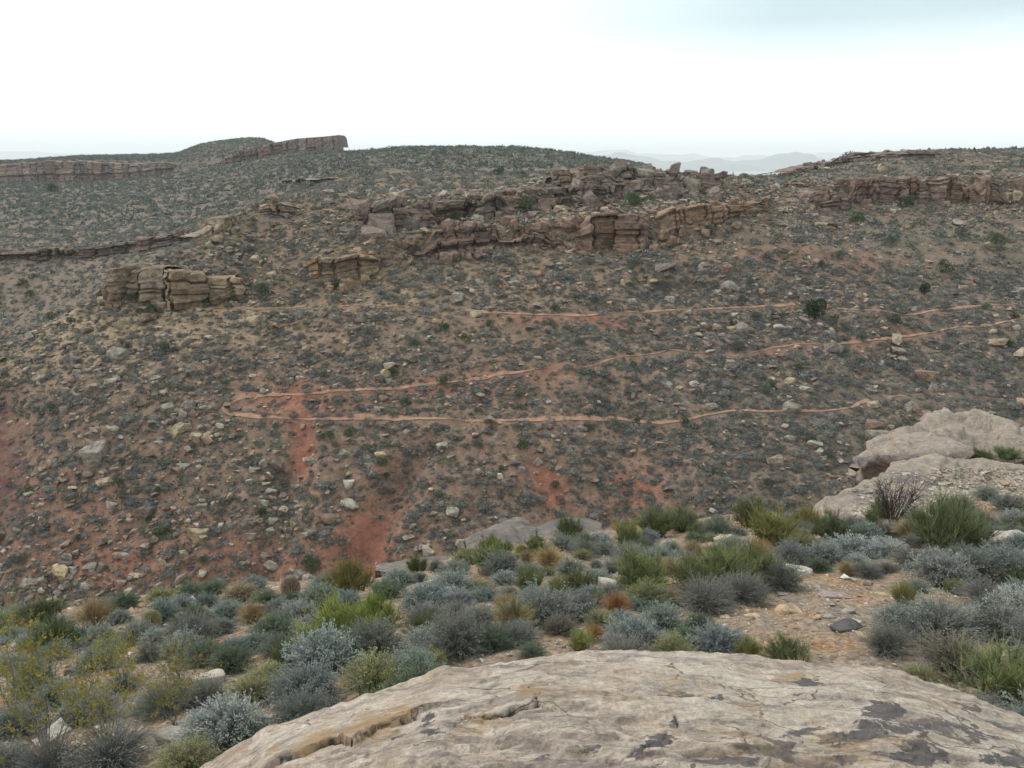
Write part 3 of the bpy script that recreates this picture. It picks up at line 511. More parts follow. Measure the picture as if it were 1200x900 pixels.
def put_plant(u, v, w, kind, c, hw):
    vb = v + .36 * w * hw; h = hit_near(u, vb)
    if h is None or h.y > 40: return
    dep = h.y * CP - h.z * SP; wd = w * dep / F * {'sage': 1.28, 'fuzzy': 1.32, 'thin': 1.25, 'eph': 1.45, 'creo': 1.0}.get(kind, 1.2)
    hs = {'eph': 1.2, 'grass': 1.7, 'creo': 1., 'bare': 1., 'sage': 1.35, 'fuzzy': 1.3, 'thin': 1.3}[kind]
    plant(kind, c, (h.x, h.y, h.z - .02), wd * (1.0 if kind != 'grass' else 1.1), wd * hw * hs); used.append((u, v, w))
ROCKHOLD = [b for b in B if 520 < b[1] < 535]
for b in B:
    if b[2] and b not in ROCKHOLD: put_plant(*b)
for (u, v, w, hh) in ((60, 850, 90, 1.3), (130, 850, 80, 1.3), (205, 828, 60, 1.1), (15, 815, 70, 1.2), (215, 800, 50, 1.0), (145, 785, 50, 1.1), (60, 785, 46, 1.1)): put_plant(u, v, w, 'creo', 'creo', hh)
used += [(178, 727, 60), (341, 688, 60)]
# fill the gaps in the sagebrush carpet, leaving the gravel openings bare
bareg = [(930, 710, 120, 46), (900, 745, 60, 25), (250, 800, 28, 22), (190, 860, 60, 30), (300, 840, 30, 20), (570, 775, 60, 14), (1000, 770, 60, 40), (1130, 565, 70, 22), (560, 705, 24, 9), (150, 735, 30, 8), (620, 790, 400, 22), (80, 800, 30, 18)]
k = 0; tries = 0
while k < 165 and tries < 16000:
    tries += 1; u = random.uniform(-60, 1240); v = random.uniform(600, 860) if random.random() < .25 else random.uniform(606, 760)
    if u > 960 and v > 640 and random.random() < .7: continue
    if any(((u - a) / c) ** 2 + ((v - b) / d) ** 2 < 1 for a, b, c, d in bareg): continue
    h = hit_near(u, v)
    if h is None or h.y > 27: continue
    dep = h.y * CP - h.z * SP; w = random.uniform(.34, .72) * F / dep
    if any(abs(u - a) < (w + c) * .34 and abs(v - b) < (w + c) * .16 for a, b, c in used): continue
    kd, c = random.choice((('sage', 'sage'), ('sage', 'sageblue'), ('fuzzy', 'dark'), ('fuzzy', 'sage'), ('sage', 'green'), ('thin', 'twig'), ('eph', 'ephd'), ('grass', 'straw'), ('fuzzy', 'yg'), ('sage', 'pale'))); put_plant(u, v, w, kd, c, random.uniform(.6, .85)); k += 1

# barrel cacti
M_cact = plain_mat('cactus_skin', (.10, .13, .06)); M_spine = plain_mat('cactus_spines', (.42, .30, .24), .8, .3)
def cactus(u, v, hpx, label, tint):
    h = hit_near(u, v + hpx * .5); dep = h.y * CP - h.z * SP; H = hpx * dep / F; root = bpy.data.objects.new('barrel_cactus', None); col.objects.link(root); root.location = h; tag(root, label, 'cactus')
    nr, na = 26, 132; t = np.linspace(0, 1, nr); prof = np.sin(np.pi * (.12 + .88 * t) ** .8) ** .5; prof[-1] = 0
    a = np.arange(na) * 2 * math.pi / na; rib = 1 + .07 * np.cos(a * 22); rad = .42 * H * prof[:, None] * rib[None]
    V = np.stack([rad * np.cos(a), rad * np.sin(a), (t[:, None] * H * np.ones(na))], -1); i = np.arange(nr * na).reshape(nr, na); j = np.roll(i, -1, 1)
    link('body', make_mesh('body', V, np.stack([i[:-1], j[:-1], j[1:], i[1:]], -1).reshape(-1, 4), M_cact), root)
    r = np.random.default_rng(int(u)); b = []; d = []
    for q in range(22):
        for s in range(2, 25):
            p = V[s, q * 6]; nrm = np.array([math.cos(a[q * 6]), math.sin(a[q * 6]), (s / 24 - .4) * 1.2])
            for _ in range(7): b.append(p); d.append(nrm + r.normal(0, .6, 3))
    b = np.array(b); d = np.array(d); pth = curve(b, b + d * H * .075, 0, 3, r, .001); link('spines', make_mesh('spines', *tubes(pth, .0035, .001), tint, False), root)
cactus(178, 725, 21, 'yellow-topped barrel cactus standing among sagebrush at lower left', plain_mat('yellow_spines', (.42, .36, .2), .8, .3))
cactus(341, 685, 21, 'brown barrel cactus at the edge of the slope, left of the bright green shrub', M_spine)

# ---------------------------------------------------------------- lofted near rocks
def rock_near_mat(name, base_a, base_b, varnish=True):
    m, nt, b = newmat(name, .88); n = N(nt); pos = n.new('ShaderNodeNewGeometry').outputs['Position']
    f0 = n.noise(pos, 1.1, 5, .6, .6); f1 = n.noise(pos, 5, 8, .7, .5); f2 = n.noise(pos, 34, 8, .75)
    mp = n.new('ShaderNodeMapping'); mp.inputs['Scale'].default_value = (1, 3.2, 3.2); mp.inputs['Rotation'].default_value = (0, 0, .35); n.l(pos, mp.inputs['Vector']); f3 = n.noise(mp.outputs['Vector'], 2.2, 8, .65, .8)
    c = n.ramp(f0, (.35, base_a), (.62, base_b))
    c = n.mix(n.ramp(f3, (.46, 0.), (.62, .7)), c, (.30, .235, .21))
    c = n.mix(.8, c, n.ramp(f1, (.32, .55), (.5, 1.), (.66, 1.28)), 'MULTIPLY'); c = n.mix(.8, c, n.ramp(f2, (.3, .62), (.7, 1.36)), 'MULTIPLY')
    lich = n.noise(pos, 3.3, 7, .75); c = n.mix(n.ramp(lich, (.63, 0.), (.68, .6)), c, (.60, .59, .53))
    sp = n.noise(pos, 42, 4, .6); c = n.mix(n.ramp(sp, (.63, 0.), (.68, .55)), c, (.16, .14, .13))
    fl = n.noise(mp.outputs['Vector'], 7, 4, .6, 1.2); c = n.mix(n.ramp(fl, (.485, 0.), (.497, .5), (.51, 0.)), c, (.17, .14, .12))
    if varnish:
        ckn = n.new('ShaderNodeTexVoronoi', feature='DISTANCE_TO_EDGE'); ckn.inputs['Scale'].default_value = .9; wv_ = n.new('ShaderNodeVectorMath', operation='MULTIPLY_ADD'); nz_ = n.new('ShaderNodeTexNoise'); nz_.inputs['Scale'].default_value = 3; nz_.inputs['Detail'].default_value = 6; n.l(pos, nz_.inputs['Vector']); n.l(nz_.outputs['Color'], wv_.inputs[0]); wv_.inputs[1].default_value = (.5, .5, .5); n.l(mp.outputs['Vector'], wv_.inputs[2]); n.l(wv_.outputs[0], ckn.inputs['Vector']); c = n.mix(n.math('MULTIPLY', n.ramp(ckn.outputs['Distance'], (.003, 1.), (.012, 0.)), n.ramp(f0, (.45, 0.), (.55, .85))), c, (.09, .075, .065))
        br = n.math('ADD', n.math('MULTIPLY', n.math('SUBTRACT', f1, .5), 1.9), n.math('MULTIPLY', n.math('SUBTRACT', f3, .5), 1.6))
        og = n.math('ADD', n.attr('Orange'), br); c = n.mix(n.ramp(og, (.30, 0.), (.5, .8)), c, n.mix(f1, (.50, .29, .13), (.44, .31, .19)))
        vn = n.math('ADD', n.attr('Varnish'), br); c = n.mix(n.ramp(vn, (.47, 0.), (.56, .92)), c, n.mix(f2, (.085, .08, .085), (.17, .155, .155)))
        wm_ = n.noise(pos, 2.3, 6, .65, .8); c = n.mix(n.ramp(wm_, (.53, 0.), (.66, .5 if base_a[0] > .45 else .2)), c, (.50, .335, .19)); pp = n.math('ADD', n.attr('Pink'), br); c = n.mix(n.ramp(pp, (.4, 0.), (.7, .6)), c, (.30, .225, .20))
        ck = n.attr('Crack'); c = n.mix(ck, c, (.03, .025, .02))
    n.l(c, b.inputs['Base Color'])
    h = n.math('ADD', n.math('MULTIPLY', f1, 1.2), n.math('ADD', n.math('MULTIPLY', f2, .45), n.math('MULTIPLY', f3, .8))); n.bump(h, .06, 1., b); return m
M_b1 = rock_near_mat('foreground_sandstone', (.64, .505, .395), (.70, .59, .49)); M_b3 = rock_near_mat('grey_slab_sandstone', (.14, .122, .112), (.22, .19, .165)); M_b2 = rock_near_mat('pinkish_sandstone', (.33, .265, .21), (.43, .355, .285))
def seg_dist(u, v, pts):
    pts = np.array(pts, float); d = np.full(np.shape(u), 1e9); side = np.zeros(np.shape(u))
    for (a, b), (c, e) in zip(pts[:-1], pts[1:]):
        L2 = (c - a) ** 2 + (e - b) ** 2; t = np.clip(((u - a) * (c - a) + (v - b) * (e - b)) / L2, 0, 1); q = np.hypot(u - a - t * (c - a), v - b - t * (e - b)); m = q < d
        d = np.where(m, q, d); side = np.where(m, np.sign((c - a) * (v - b) - (e - b) * (u - a)), side)
    return d, side
# big foreground boulder: columns from the camera's feet to its crest and over
crest = [(-900, 1500, 2.6), (-500, 1350, 3.2), (-200, 1170, 3.7), (0, 1050, 4.0), (120, 975, 4.2), (240, 903, 4.45), (300, 866, 4.6), (350, 843, 4.7), (420, 817, 4.85), (480, 800, 4.95), (520, 787, 5.0), (560, 786, 5.0), (600, 776, 5.05), (650, 768, 5.1), (700, 766, 5.1), (760, 764, 5.15), (820, 767, 5.15), (860, 769, 5.15), (900, 775, 5.1), (960, 783, 5.0), (985, 777, 5.1), (1030, 785, 5.0), (1080, 797, 4.9), (1130, 816, 4.8), (1200, 843, 4.6), (1300, 890, 4.3), (1500, 1000, 3.9), (1800, 1180, 3.4), (2300, 1500, 2.6)]
cr = np.array(crest, float); uB = np.concatenate([np.linspace(-900, 180, 60)[:-1], np.linspace(180, 1260, 620), np.linspace(1260, 2300, 60)[1:]])
vC = np.interp(uB, cr[:, 0], cr[:, 1]); vN = 4.5 * fbm(np.stack([uB * .03, uB * 0, uB * 0], -1), 3) + 2.0 * fbm(np.stack([uB * .075, uB * 0, uB * 0 + 4], -1), 2); YC = np.interp(uB, cr[:, 0], cr[:, 2]); ZC = e_of_v(vC) * YC
inn = 360; tt = np.linspace(0, 1, inn) ** .8; y0 = -.6
Yb = y0 + (YC[None] - y0) * tt[:, None]; z0 = -1.62 - .10 * ((uB - 620) / 500) ** 2; sl_ = (Yb - y0) / (YC - y0)
Zb = z0 + (ZC - z0) * (sl_ ** 1.15); ZN = -vN / F * YC * 1.4; Zb = Zb + ZN * sstep(.9, 1, sl_) * (1 - 0 * sl_)
ro = np.linspace(0, 1, 40)[1:, None]; Yr = YC + .38 * np.sin(ro * math.pi / 2) * np.ones_like(YC); Zr = ZC + ZN - 2.0 * (1 - np.cos(ro * math.pi / 2)) - .12 * ro
Yb = np.concatenate([Yb, Yr]); Zb = np.concatenate([Zb, Zr]); dep = np.maximum(Yb * CP - Zb * SP, .35); Xb = (uB - 600) / F * dep
bq = np.stack([Xb, Yb, Zb], -1); bu, bv = project(bq)
ins = sstep(0, .5, 1 - np.concatenate([sl_, 1 + 0 * ro * np.ones_like(YC)])) * .7 + .3
dz = fbm(bq * [.9, 1.4, .5], 3) * .10 + fbm(bq * [3, 5, 3], 4) * .028 + fbm(bq * 14, 3) * .011
lay = fbm(bq * [1.2, 2.6, 1] + 9, 3); dz += .035 * (sstep(.0, .05, lay) + sstep(.22, .26, lay)); lb2 = fbm(np.stack([bq[..., 0] * 1.6 + bq[..., 1] * 2.4, bq[..., 1] * 6 - bq[..., 0] * 2.0, bq[..., 2]], -1), 4); dz += .018 * (sstep(.05, .09, lb2) + sstep(-.2, -.17, lb2)) + .012 * sstep(.28, .31, lb2)
bq[..., 2] += dz * ins
cracks = [([(330, 900), (365, 888), (398, 874), (412, 879), (448, 860), (470, 853), (490, 844)], 2.2, .045), ([(552, 853), (585, 846), (612, 836), (632, 832)], 2.0, .03), ([(612, 800), (622, 815), (628, 831), (655, 838)], 1.2, .015), ([(735, 896), (770, 872), (795, 850), (790, 838)], 3.0, .03),
          ([(1000, 790), (1030, 800), (1050, 805)], 1.4, .015), ([(845, 872), (930, 872), (960, 862)], 1.5, .018)]
crk = np.zeros(bu.shape)
for pth, w, d in cracks:
    wv = fbm(bq * 6, 2) * 5; q, s = seg_dist(bu + wv, bv + wv * .6, pth); tp = np.clip(.55 + 1.6 * perlin(bq * 2.2 + 2), .12, 1.1); crk = np.maximum(crk, 1 - sstep(w * .2 * tp, w * .5 * tp, q)); bq[..., 2] -= d * .7 * (1 - sstep(0, w * tp, q))
q, s = seg_dist(bu, bv, cracks[0][0]); bq[..., 2] += .05 * (s < 0) * (1 - sstep(4, 42, q))
q, s = seg_dist(bu, bv, cracks[1][0]); bq[..., 2] += .03 * (s < 0) * (1 - sstep(3, 24, q))
def pb(u, v, a, b, k=1., rot=0):
    c, s_ = math.cos(math.radians(rot)), math.sin(math.radians(rot)); du, dv = bu - u, bv - v; return k * np.exp(-(((du * c + dv * s_) / a) ** 2 + ((-du * s_ + dv * c) / b) ** 2))
varn = np.max([pb(945, 803, 24, 10, .85), pb(1040, 840, 32, 16, .8), pb(1000, 862, 50, 12, .8, -12), pb(895, 888, 46, 16, .8), pb(760, 882, 38, 14, .8, -30), pb(1070, 888, 60, 14, .75), pb(1140, 870, 40, 14, .7), pb(1180, 895, 40, 14, .8), pb(840, 822, 12, 5, .7), pb(500, 848, 26, 8, .6, -15), pb(990, 892, 30, 10, .7), pb(712, 818, 10, 8, .6), pb(790, 842, 8, 8, .7), pb(640, 895, 40, 8, .4), pb(500, 870, 40, 6, .5), pb(1130, 850, 60, 30, .5), pb(930, 860, 60, 10, .6, -15), pb(690, 890, 40, 14, .6), pb(1060, 860, 70, 12, .65), pb(860, 895, 60, 14, .7), pb(1170, 835, 30, 12, .5, 25)], 0)
orng = np.max([pb(430, 862, 44, 12, .75, -22), pb(470, 848, 26, 10, .6), pb(370, 880, 44, 12, .6, -20), pb(560, 852, 34, 10, .5), pb(935, 792, 26, 7, .6), pb(990, 872, 40, 8, .5), pb(1080, 870, 60, 10, .4), pb(300, 885, 60, 14, .35), pb(880, 832, 14, 6, .5), pb(620, 815, 20, 14, .4), pb(1100, 830, 60, 12, .3)], 0)
pink = np.max([pb(850, 850, 80, 34, .35), pb(640, 880, 120, 18, .4), pb(980, 815, 60, 20, .3), pb(540, 800, 60, 12, .2), pb(700, 800, 80, 12, .2), pb(1100, 880, 120, 30, .45), pb(780, 905, 420, 42, .5), pb(1100, 850, 120, 50, .4)], 0)
me = make_mesh('foreground_boulder', bq, grid_faces(*Yb.shape), M_b1, True, dict(Varnish=varn.ravel(), Orange=orng.ravel(), Pink=pink.ravel(), Crack=crk.ravel() * .85))
tag(link('sandstone_boulder', me), 'huge cracked cream sandstone boulder with dark patches filling the bottom foreground', 'boulder')
def loft(label, colsd, nr=90, nu=160, amp=.12, mat=None, name='sandstone_outcrop', varnb=(), cat_='rock', step=.0):
    uk = np.array(sorted(colsd)); Lc = np.array([colsd[a] for a in uk], float); L3 = np.concatenate([uk[:, None, None] * np.ones(Lc.shape[:2] + (1,)), Lc], 2)
    L3 = np.array([[P(*q) for q in r_] for r_ in L3]); ui_ = np.linspace(uk[0], uk[-1], nu); Cc = pchip(uk, L3, ui_).transpose(1, 0, 2); k_ = np.arange(Cc.shape[0])
    q = pchip(k_, Cc, np.linspace(0, Cc.shape[0] - 1, nr)); sc = 1.
    d = fbm(q * .7, 3) * amp + fbm(q * [2.5, 2.5, 6], 4) * amp * .3; lay = perlin(q * [.2, .2, 2.6]); lay = lay + .25 * fbm(q * .6, 3); d = d + step * (sstep(0, .05, lay)) + step * .7 * sstep(.24, .28, lay) - step * .6 * sstep(-.12, -.2, lay)
    du = np.gradient(q, axis=0); dv = np.gradient(q, axis=1); nn = np.cross(dv, du); nn /= np.linalg.norm(nn, axis=-1)[..., None] + 1e-9; nn *= -np.sign(nn[..., 2:].mean() + 1e-9) * -1
    q = q + nn * d[..., None]; uu_, vv_ = project(q); va = np.zeros(uu_.shape)
    for (a, b, c, e, kk) in varnb: va = np.maximum(va, kk * np.exp(-((uu_ - a) / c) ** 2 - ((vv_ - b) / e) ** 2))
    z = np.zeros(va.size); lo = q.reshape(-1, 3).mean(0); me = make_mesh(name, q - lo, grid_faces(nr, nu), mat or M_b2, True, dict(Varnish=va.ravel(), Orange=z, Pink=va.ravel() * .5 + .15, Crack=z)); o = link(name, me); o.location = lo; return tag(o, label, cat_)
# lower right outcrop: (v, Y) front foot -> face -> crest -> back
loft('smooth domed grey-pink outcrop below the overhanging rock, its left end over the drop', {
 950: [(640, 20.5), (625, 20.6), (618, 21), (616, 21.5), (640, 22.5), (700, 23)], 962: [(640, 20), (612, 20.2), (598, 21), (595, 21.8), (640, 23), (700, 24)], 985: [(640, 19.8), (605, 20.2), (588, 21.3), (581, 22.4), (630, 24), (700, 25)],
 1020: [(645, 18.8), (606, 20), (583, 22), (567, 24), (600, 26), (680, 27)], 1060: [(640, 18.6), (604, 20.2), (575, 22.8), (549, 25), (570, 27), (640, 28.5)], 1090: [(630, 19), (602, 20.6), (572, 23.3), (541, 25.6), (560, 27.5), (620, 29)],
 1120: [(622, 20), (600, 21.2), (570, 23.8), (541, 26), (560, 28), (620, 29.5)], 1170: [(615, 21.5), (596, 22.6), (568, 25), (546, 26.8), (565, 28.5), (620, 30)], 1240: [(615, 22.5), (596, 23.4), (570, 25.6), (553, 27), (570, 29), (620, 31)]},
 amp=.22, varnb=((1060, 560, 50, 14, .6), (1020, 580, 30, 12, .45), (1090, 585, 30, 8, .4)), step=.12)
up = loft('overhanging grey sandstone outcrop with undercut left end at the right', {
 1002: [(566, 28.5), (560, 28.2), (551, 28), (545, 28.2), (541, 28.8), (541, 29.4), (560, 30.5)], 1010: [(580, 29.5), (566, 28.3), (550, 27.6), (541, 27.8), (535, 28.6), (531, 29.8), (560, 32)], 1035: [(578, 29.6), (562, 28.6), (548, 27.4), (538, 27.5), (529, 28.6), (521, 30.4), (560, 33.5)],
 1070: [(575, 29.8), (558, 29), (546, 27.3), (536, 27.4), (521, 29.2), (506, 32), (550, 36)], 1110: [(572, 30), (552, 29.2), (544, 27.8), (534, 27.8), (514, 30), (494, 33), (540, 38)], 1150: [(570, 30), (552, 29.4), (545, 28.4), (532, 28.6), (512, 30.6), (493.5, 34), (540, 39)],
 1200: [(570, 30), (555, 29.6), (548, 29), (534, 29.2), (518, 31), (501, 34.5), (540, 39)], 1280: [(575, 30), (560, 29.6), (552, 29.2), (540, 29.8), (526, 31.4), (512, 34.5), (545, 39)]},
 amp=.25, varnb=((1060, 541, 90, 9, 1.1), (1020, 550, 16, 10, 1.), (1030, 545, 12, 8, .7), (1140, 520, 30, 4, .5), (1100, 516, 26, 4, .45)), step=.3)
bpy.context.view_layer.update()
def hit_obj(o, u, v):
    mw = o.matrix_world.inverted(); ok, loc, *_ = o.ray_cast(mw @ O, (mw.to_3x3() @ ray(u, v)).normalized()); return o.matrix_world @ loc if ok else None
for (u, v, w, kind, c, hw) in ROCKHOLD:
    h = hit_obj(up, u, v + 10)
    if h is not None:
        wd = w * (h.y * CP - h.z * SP) / F; plant(kind, c, (h.x, h.y, h.z - .05), wd, wd * hw * .8)
loft('low grey slab outcrop at the lip of the slope beneath the red bare patch', {440: [(668, 17.2), (665, 17.4), (662, 17.8), (690, 18.3)], 470: [(674, 16.6), (664, 17.2), (657, 18), (690, 19)], 500: [(678, 16.4), (663, 17.2), (655, 18.2), (690, 19.4)], 530: [(670, 17), (658, 17.8), (651, 18.6), (680, 19.6)], 548: [(660, 17.8), (655, 18.2), (654, 18.6), (680, 19.2)]}, 40, 70, .12, M_b3, varnb=((510, 656, 20, 6, .7),))
loft('dark banded slab outcrop at the lip, left of the pair of slabs', {545: [(640, 19), (636, 19.2), (633, 19.6), (660, 20)], 565: [(645, 18.4), (630, 19.2), (621, 20), (660, 21)], 590: [(648, 18.2), (628, 19.2), (612, 20.4), (660, 21.6)], 612: [(640, 19), (622, 19.8), (607, 20.8), (650, 22)], 628: [(630, 19.6), (622, 20), (618, 20.6), (650, 21.4)]}, 40, 70, .12, M_b3, varnb=((575, 630, 20, 12, .7),))
loft('dark grey rounded slab outcrop at the lip, right of the banded slab', {628: [(628, 19.8), (622, 20.1), (618, 20.5), (650, 21)], 650: [(636, 19), (620, 19.9), (609, 20.8), (650, 22)], 680: [(634, 19.2), (617, 20), (607, 21), (650, 22)], 705: [(628, 19.8), (618, 20.2), (612, 20.8), (640, 21.6)]}, 40, 70, .1, M_b3, varnb=((665, 616, 34, 10, .85),))
loft('grey slab beside pale broken stone in the gravel clearing', {925: [(668, 12.9), (664, 13), (660, 13.2), (668, 13.7)], 950: [(682, 12), (672, 12.4), (662, 13), (672, 13.8)], 985: [(680, 12), (669, 12.6), (655, 13.4), (668, 14.2)], 1015: [(668, 12.9), (662, 13.2), (657, 13.6), (668, 14.1)]}, 40, 70, .07, M_b3, varnb=((985, 668, 34, 12, .9),))
loft('mauve flat slab outcrop left of the gravel slope', {490: [(705, 13.4), (700, 13.6), (696, 13.8), (710, 14.2)], 520: [(700, 13.9), (693, 14.2), (688, 14.6), (700, 15)], 570: [(697, 14), (691, 14.4), (686, 14.8), (700, 15.4)]}, 30, 50, .06)

# individual near stones and slabs
def stone(u, v, w, hw, c, label=None, me=None, far=False, yaw=None, phrase=None, hit=None, dw=.8, group=None, cat_='rock'):
    h = hit if hit is not None else (hit_far if far else hit_near)(u, v)
    if h is None: return None
    if far and h.y > 700: return None
    dep = h.y * CP - h.z * SP; wd = w * dep / F; o = link('boulder' if far or w > 18 else 'stone', me); m = me
    hz = {True: .62}.get(me in mid_me, 1.) if me not in slab_me else .26
    o.scale = (wd, wd * dw, wd * hw / hz); o.location = (h.x, h.y, h.z + wd * hw * (.06 if far else .2)); o.rotation_euler = (random.uniform(-.18, .18), random.uniform(-.2, .2), random.uniform(-.5, .5) + random.choice((0, math.pi)) if yaw is None else yaw)
    o.color = (*c, 1); tag(o, label, 'boulder' if far or w > 18 else 'stone', group)
    if not label: items.append((o, phrase, 'far' if far else 'near'))
    return o
pl, tn, gy, dk = (.46, .42, .36), (.42, .31, .21), (.30, .265, .24), (.12, .11, .11)
for (u, v, w, hw, c, lb) in ((990, 737, 42, .28, dk, 'dark grey flat stone in the gravel clearing left of the sagebrush'), (1018, 748, 34, .2, tn, 'flat tan stone beside the dark flat stone in the gravel'), (1185, 640, 46, .6, pl, 'white-faced broken rock half hidden by sagebrush at the right edge'),
      (1022, 583, 26, .3, pl, 'pale flat stone lying on the domed outcrop'), (932, 672, 44, .3, pl, 'cream broken slab left of the grey slab in the clearing'), (925, 718, 34, .35, tn, 'orange-tan low rock in the gravel clearing below the cream slab'), (980, 700, 46, .2, (.33, .26, .24), 'pinkish flat slab in the middle of the gravel clearing'),
      (245, 800, 40, .5, pl, 'pale cracked rock in the gravel at left, above the foreground boulder'), (62, 806, 44, .35, gy, 'greyish flat rock among shrubs at the lower left'), (88, 790, 26, .6, (.2, .17, .17), 'small dark squarish rock among shrubs at the lower left'), (212, 812, 24, .4, pl, 'pale flat stone left of the cracked pale rock'), (205, 865, 48, .3, (.4, .36, .31), 'cream flat slab in the gravel left of the foreground boulder'),
      (718, 690, 40, .4, pl, 'cream sloping slab between the broom-like shrubs, centre'), (842, 634, 16, .6, pl, 'small cream stone among olive shrubs near the lip'), (855, 632, 14, .6, pl, 'tiny pale stone right of the small cream stone at the lip'), (10, 765, 26, .5, (.36, .28, .24), 'pinkish stone at the left edge of the near slope'), (905, 660, 16, .5, gy, 'small grey stone behind the large green shrub')):
    stone(u, v, w, hw, c, lb, random.choice(slab_me))
for _ in range(46):
    u, v = random.choice([(random.gauss(930, 60), random.gauss(715, 24)), (random.gauss(1140, 40), random.gauss(575, 14)), (random.gauss(210, 35), random.gauss(850, 22)), (random.gauss(900, 50), random.gauss(745, 12))])
    hit = None
    if v < 620: continue
    stone(u, v, random.uniform(9, 20), random.uniform(.16, .4), random.choice((pl, tn, gy, (.33, .24, .18))), None, random.choice(slab_me), phrase=random.choice(('pale flat stone', 'small tan stone')), group='loose stones in the gravel')

# gravel: uncountable chips
nch = 42000; r_ = rng.random(nch) ** .75; cy = 5 + r_ * 25; cx = rng.uniform(-1, 1, nch) * (cy * .85 + 1); cz, cd = near_z(cx, cy); ok = cd < .3; cx, cy, cz = cx[ok], cy[ok], cz[ok]
s = np.exp(rng.normal(-3.35, .55, len(cx))); chips = [hull_rock(500 + i, 9, (1, .8, .35), .7, 0, 0) for i in range(8)]
ccol = np.array([[.42, .38, .33], [.36, .27, .19], [.40, .23, .14], [.26, .22, .2], [.5, .45, .39]])[rng.choice(5, len(cx), p=[.25, .25, .2, .2, .1])] * rng.uniform(.75, 1.2, (len(cx), 1))
V, Fc, Cc = merge(chips, np.c_[cx, cy, cz + s * .1], s[:, None] * rng.uniform(.7, 1.5, (len(cx), 3)), rng.uniform(0, 6.28, len(cx)), ccol, .25)
tag(link('gravel', make_mesh('gravel', V, Fc, M_chip, False, {'Col': Cc})), 'loose angular rock chips covering the near slope', 'gravel', kind='stuff')
# chips lying on the right outcrop
low = bpy.data.objects['sandstone_outcrop']; q = []
for _ in range(4200):
    u, v = random.uniform(1000, 1210), random.uniform(548, 615); h = hit_obj(low, u, v)
    if h is not None and (u > 1090 or v > 590 or random.random() < .12): q.append(h)
q = np.array(q); s = np.exp(rng.normal(-2.3, .5, len(q))); V, Fc, Cc = merge(chips, q, s[:, None] * rng.uniform(.7, 1.5, (len(q), 3)), rng.uniform(0, 6.28, len(q)), np.array([[.46, .41, .35], [.38, .3, .22], [.28, .24, .21]])[rng.choice(3, len(q))], .2)
tag(link('rubble', make_mesh('rubble', V, Fc, M_chip, False, {'Col': Cc})), 'pale flat rubble strewn over the domed outcrop at right', 'rubble', kind='stuff')

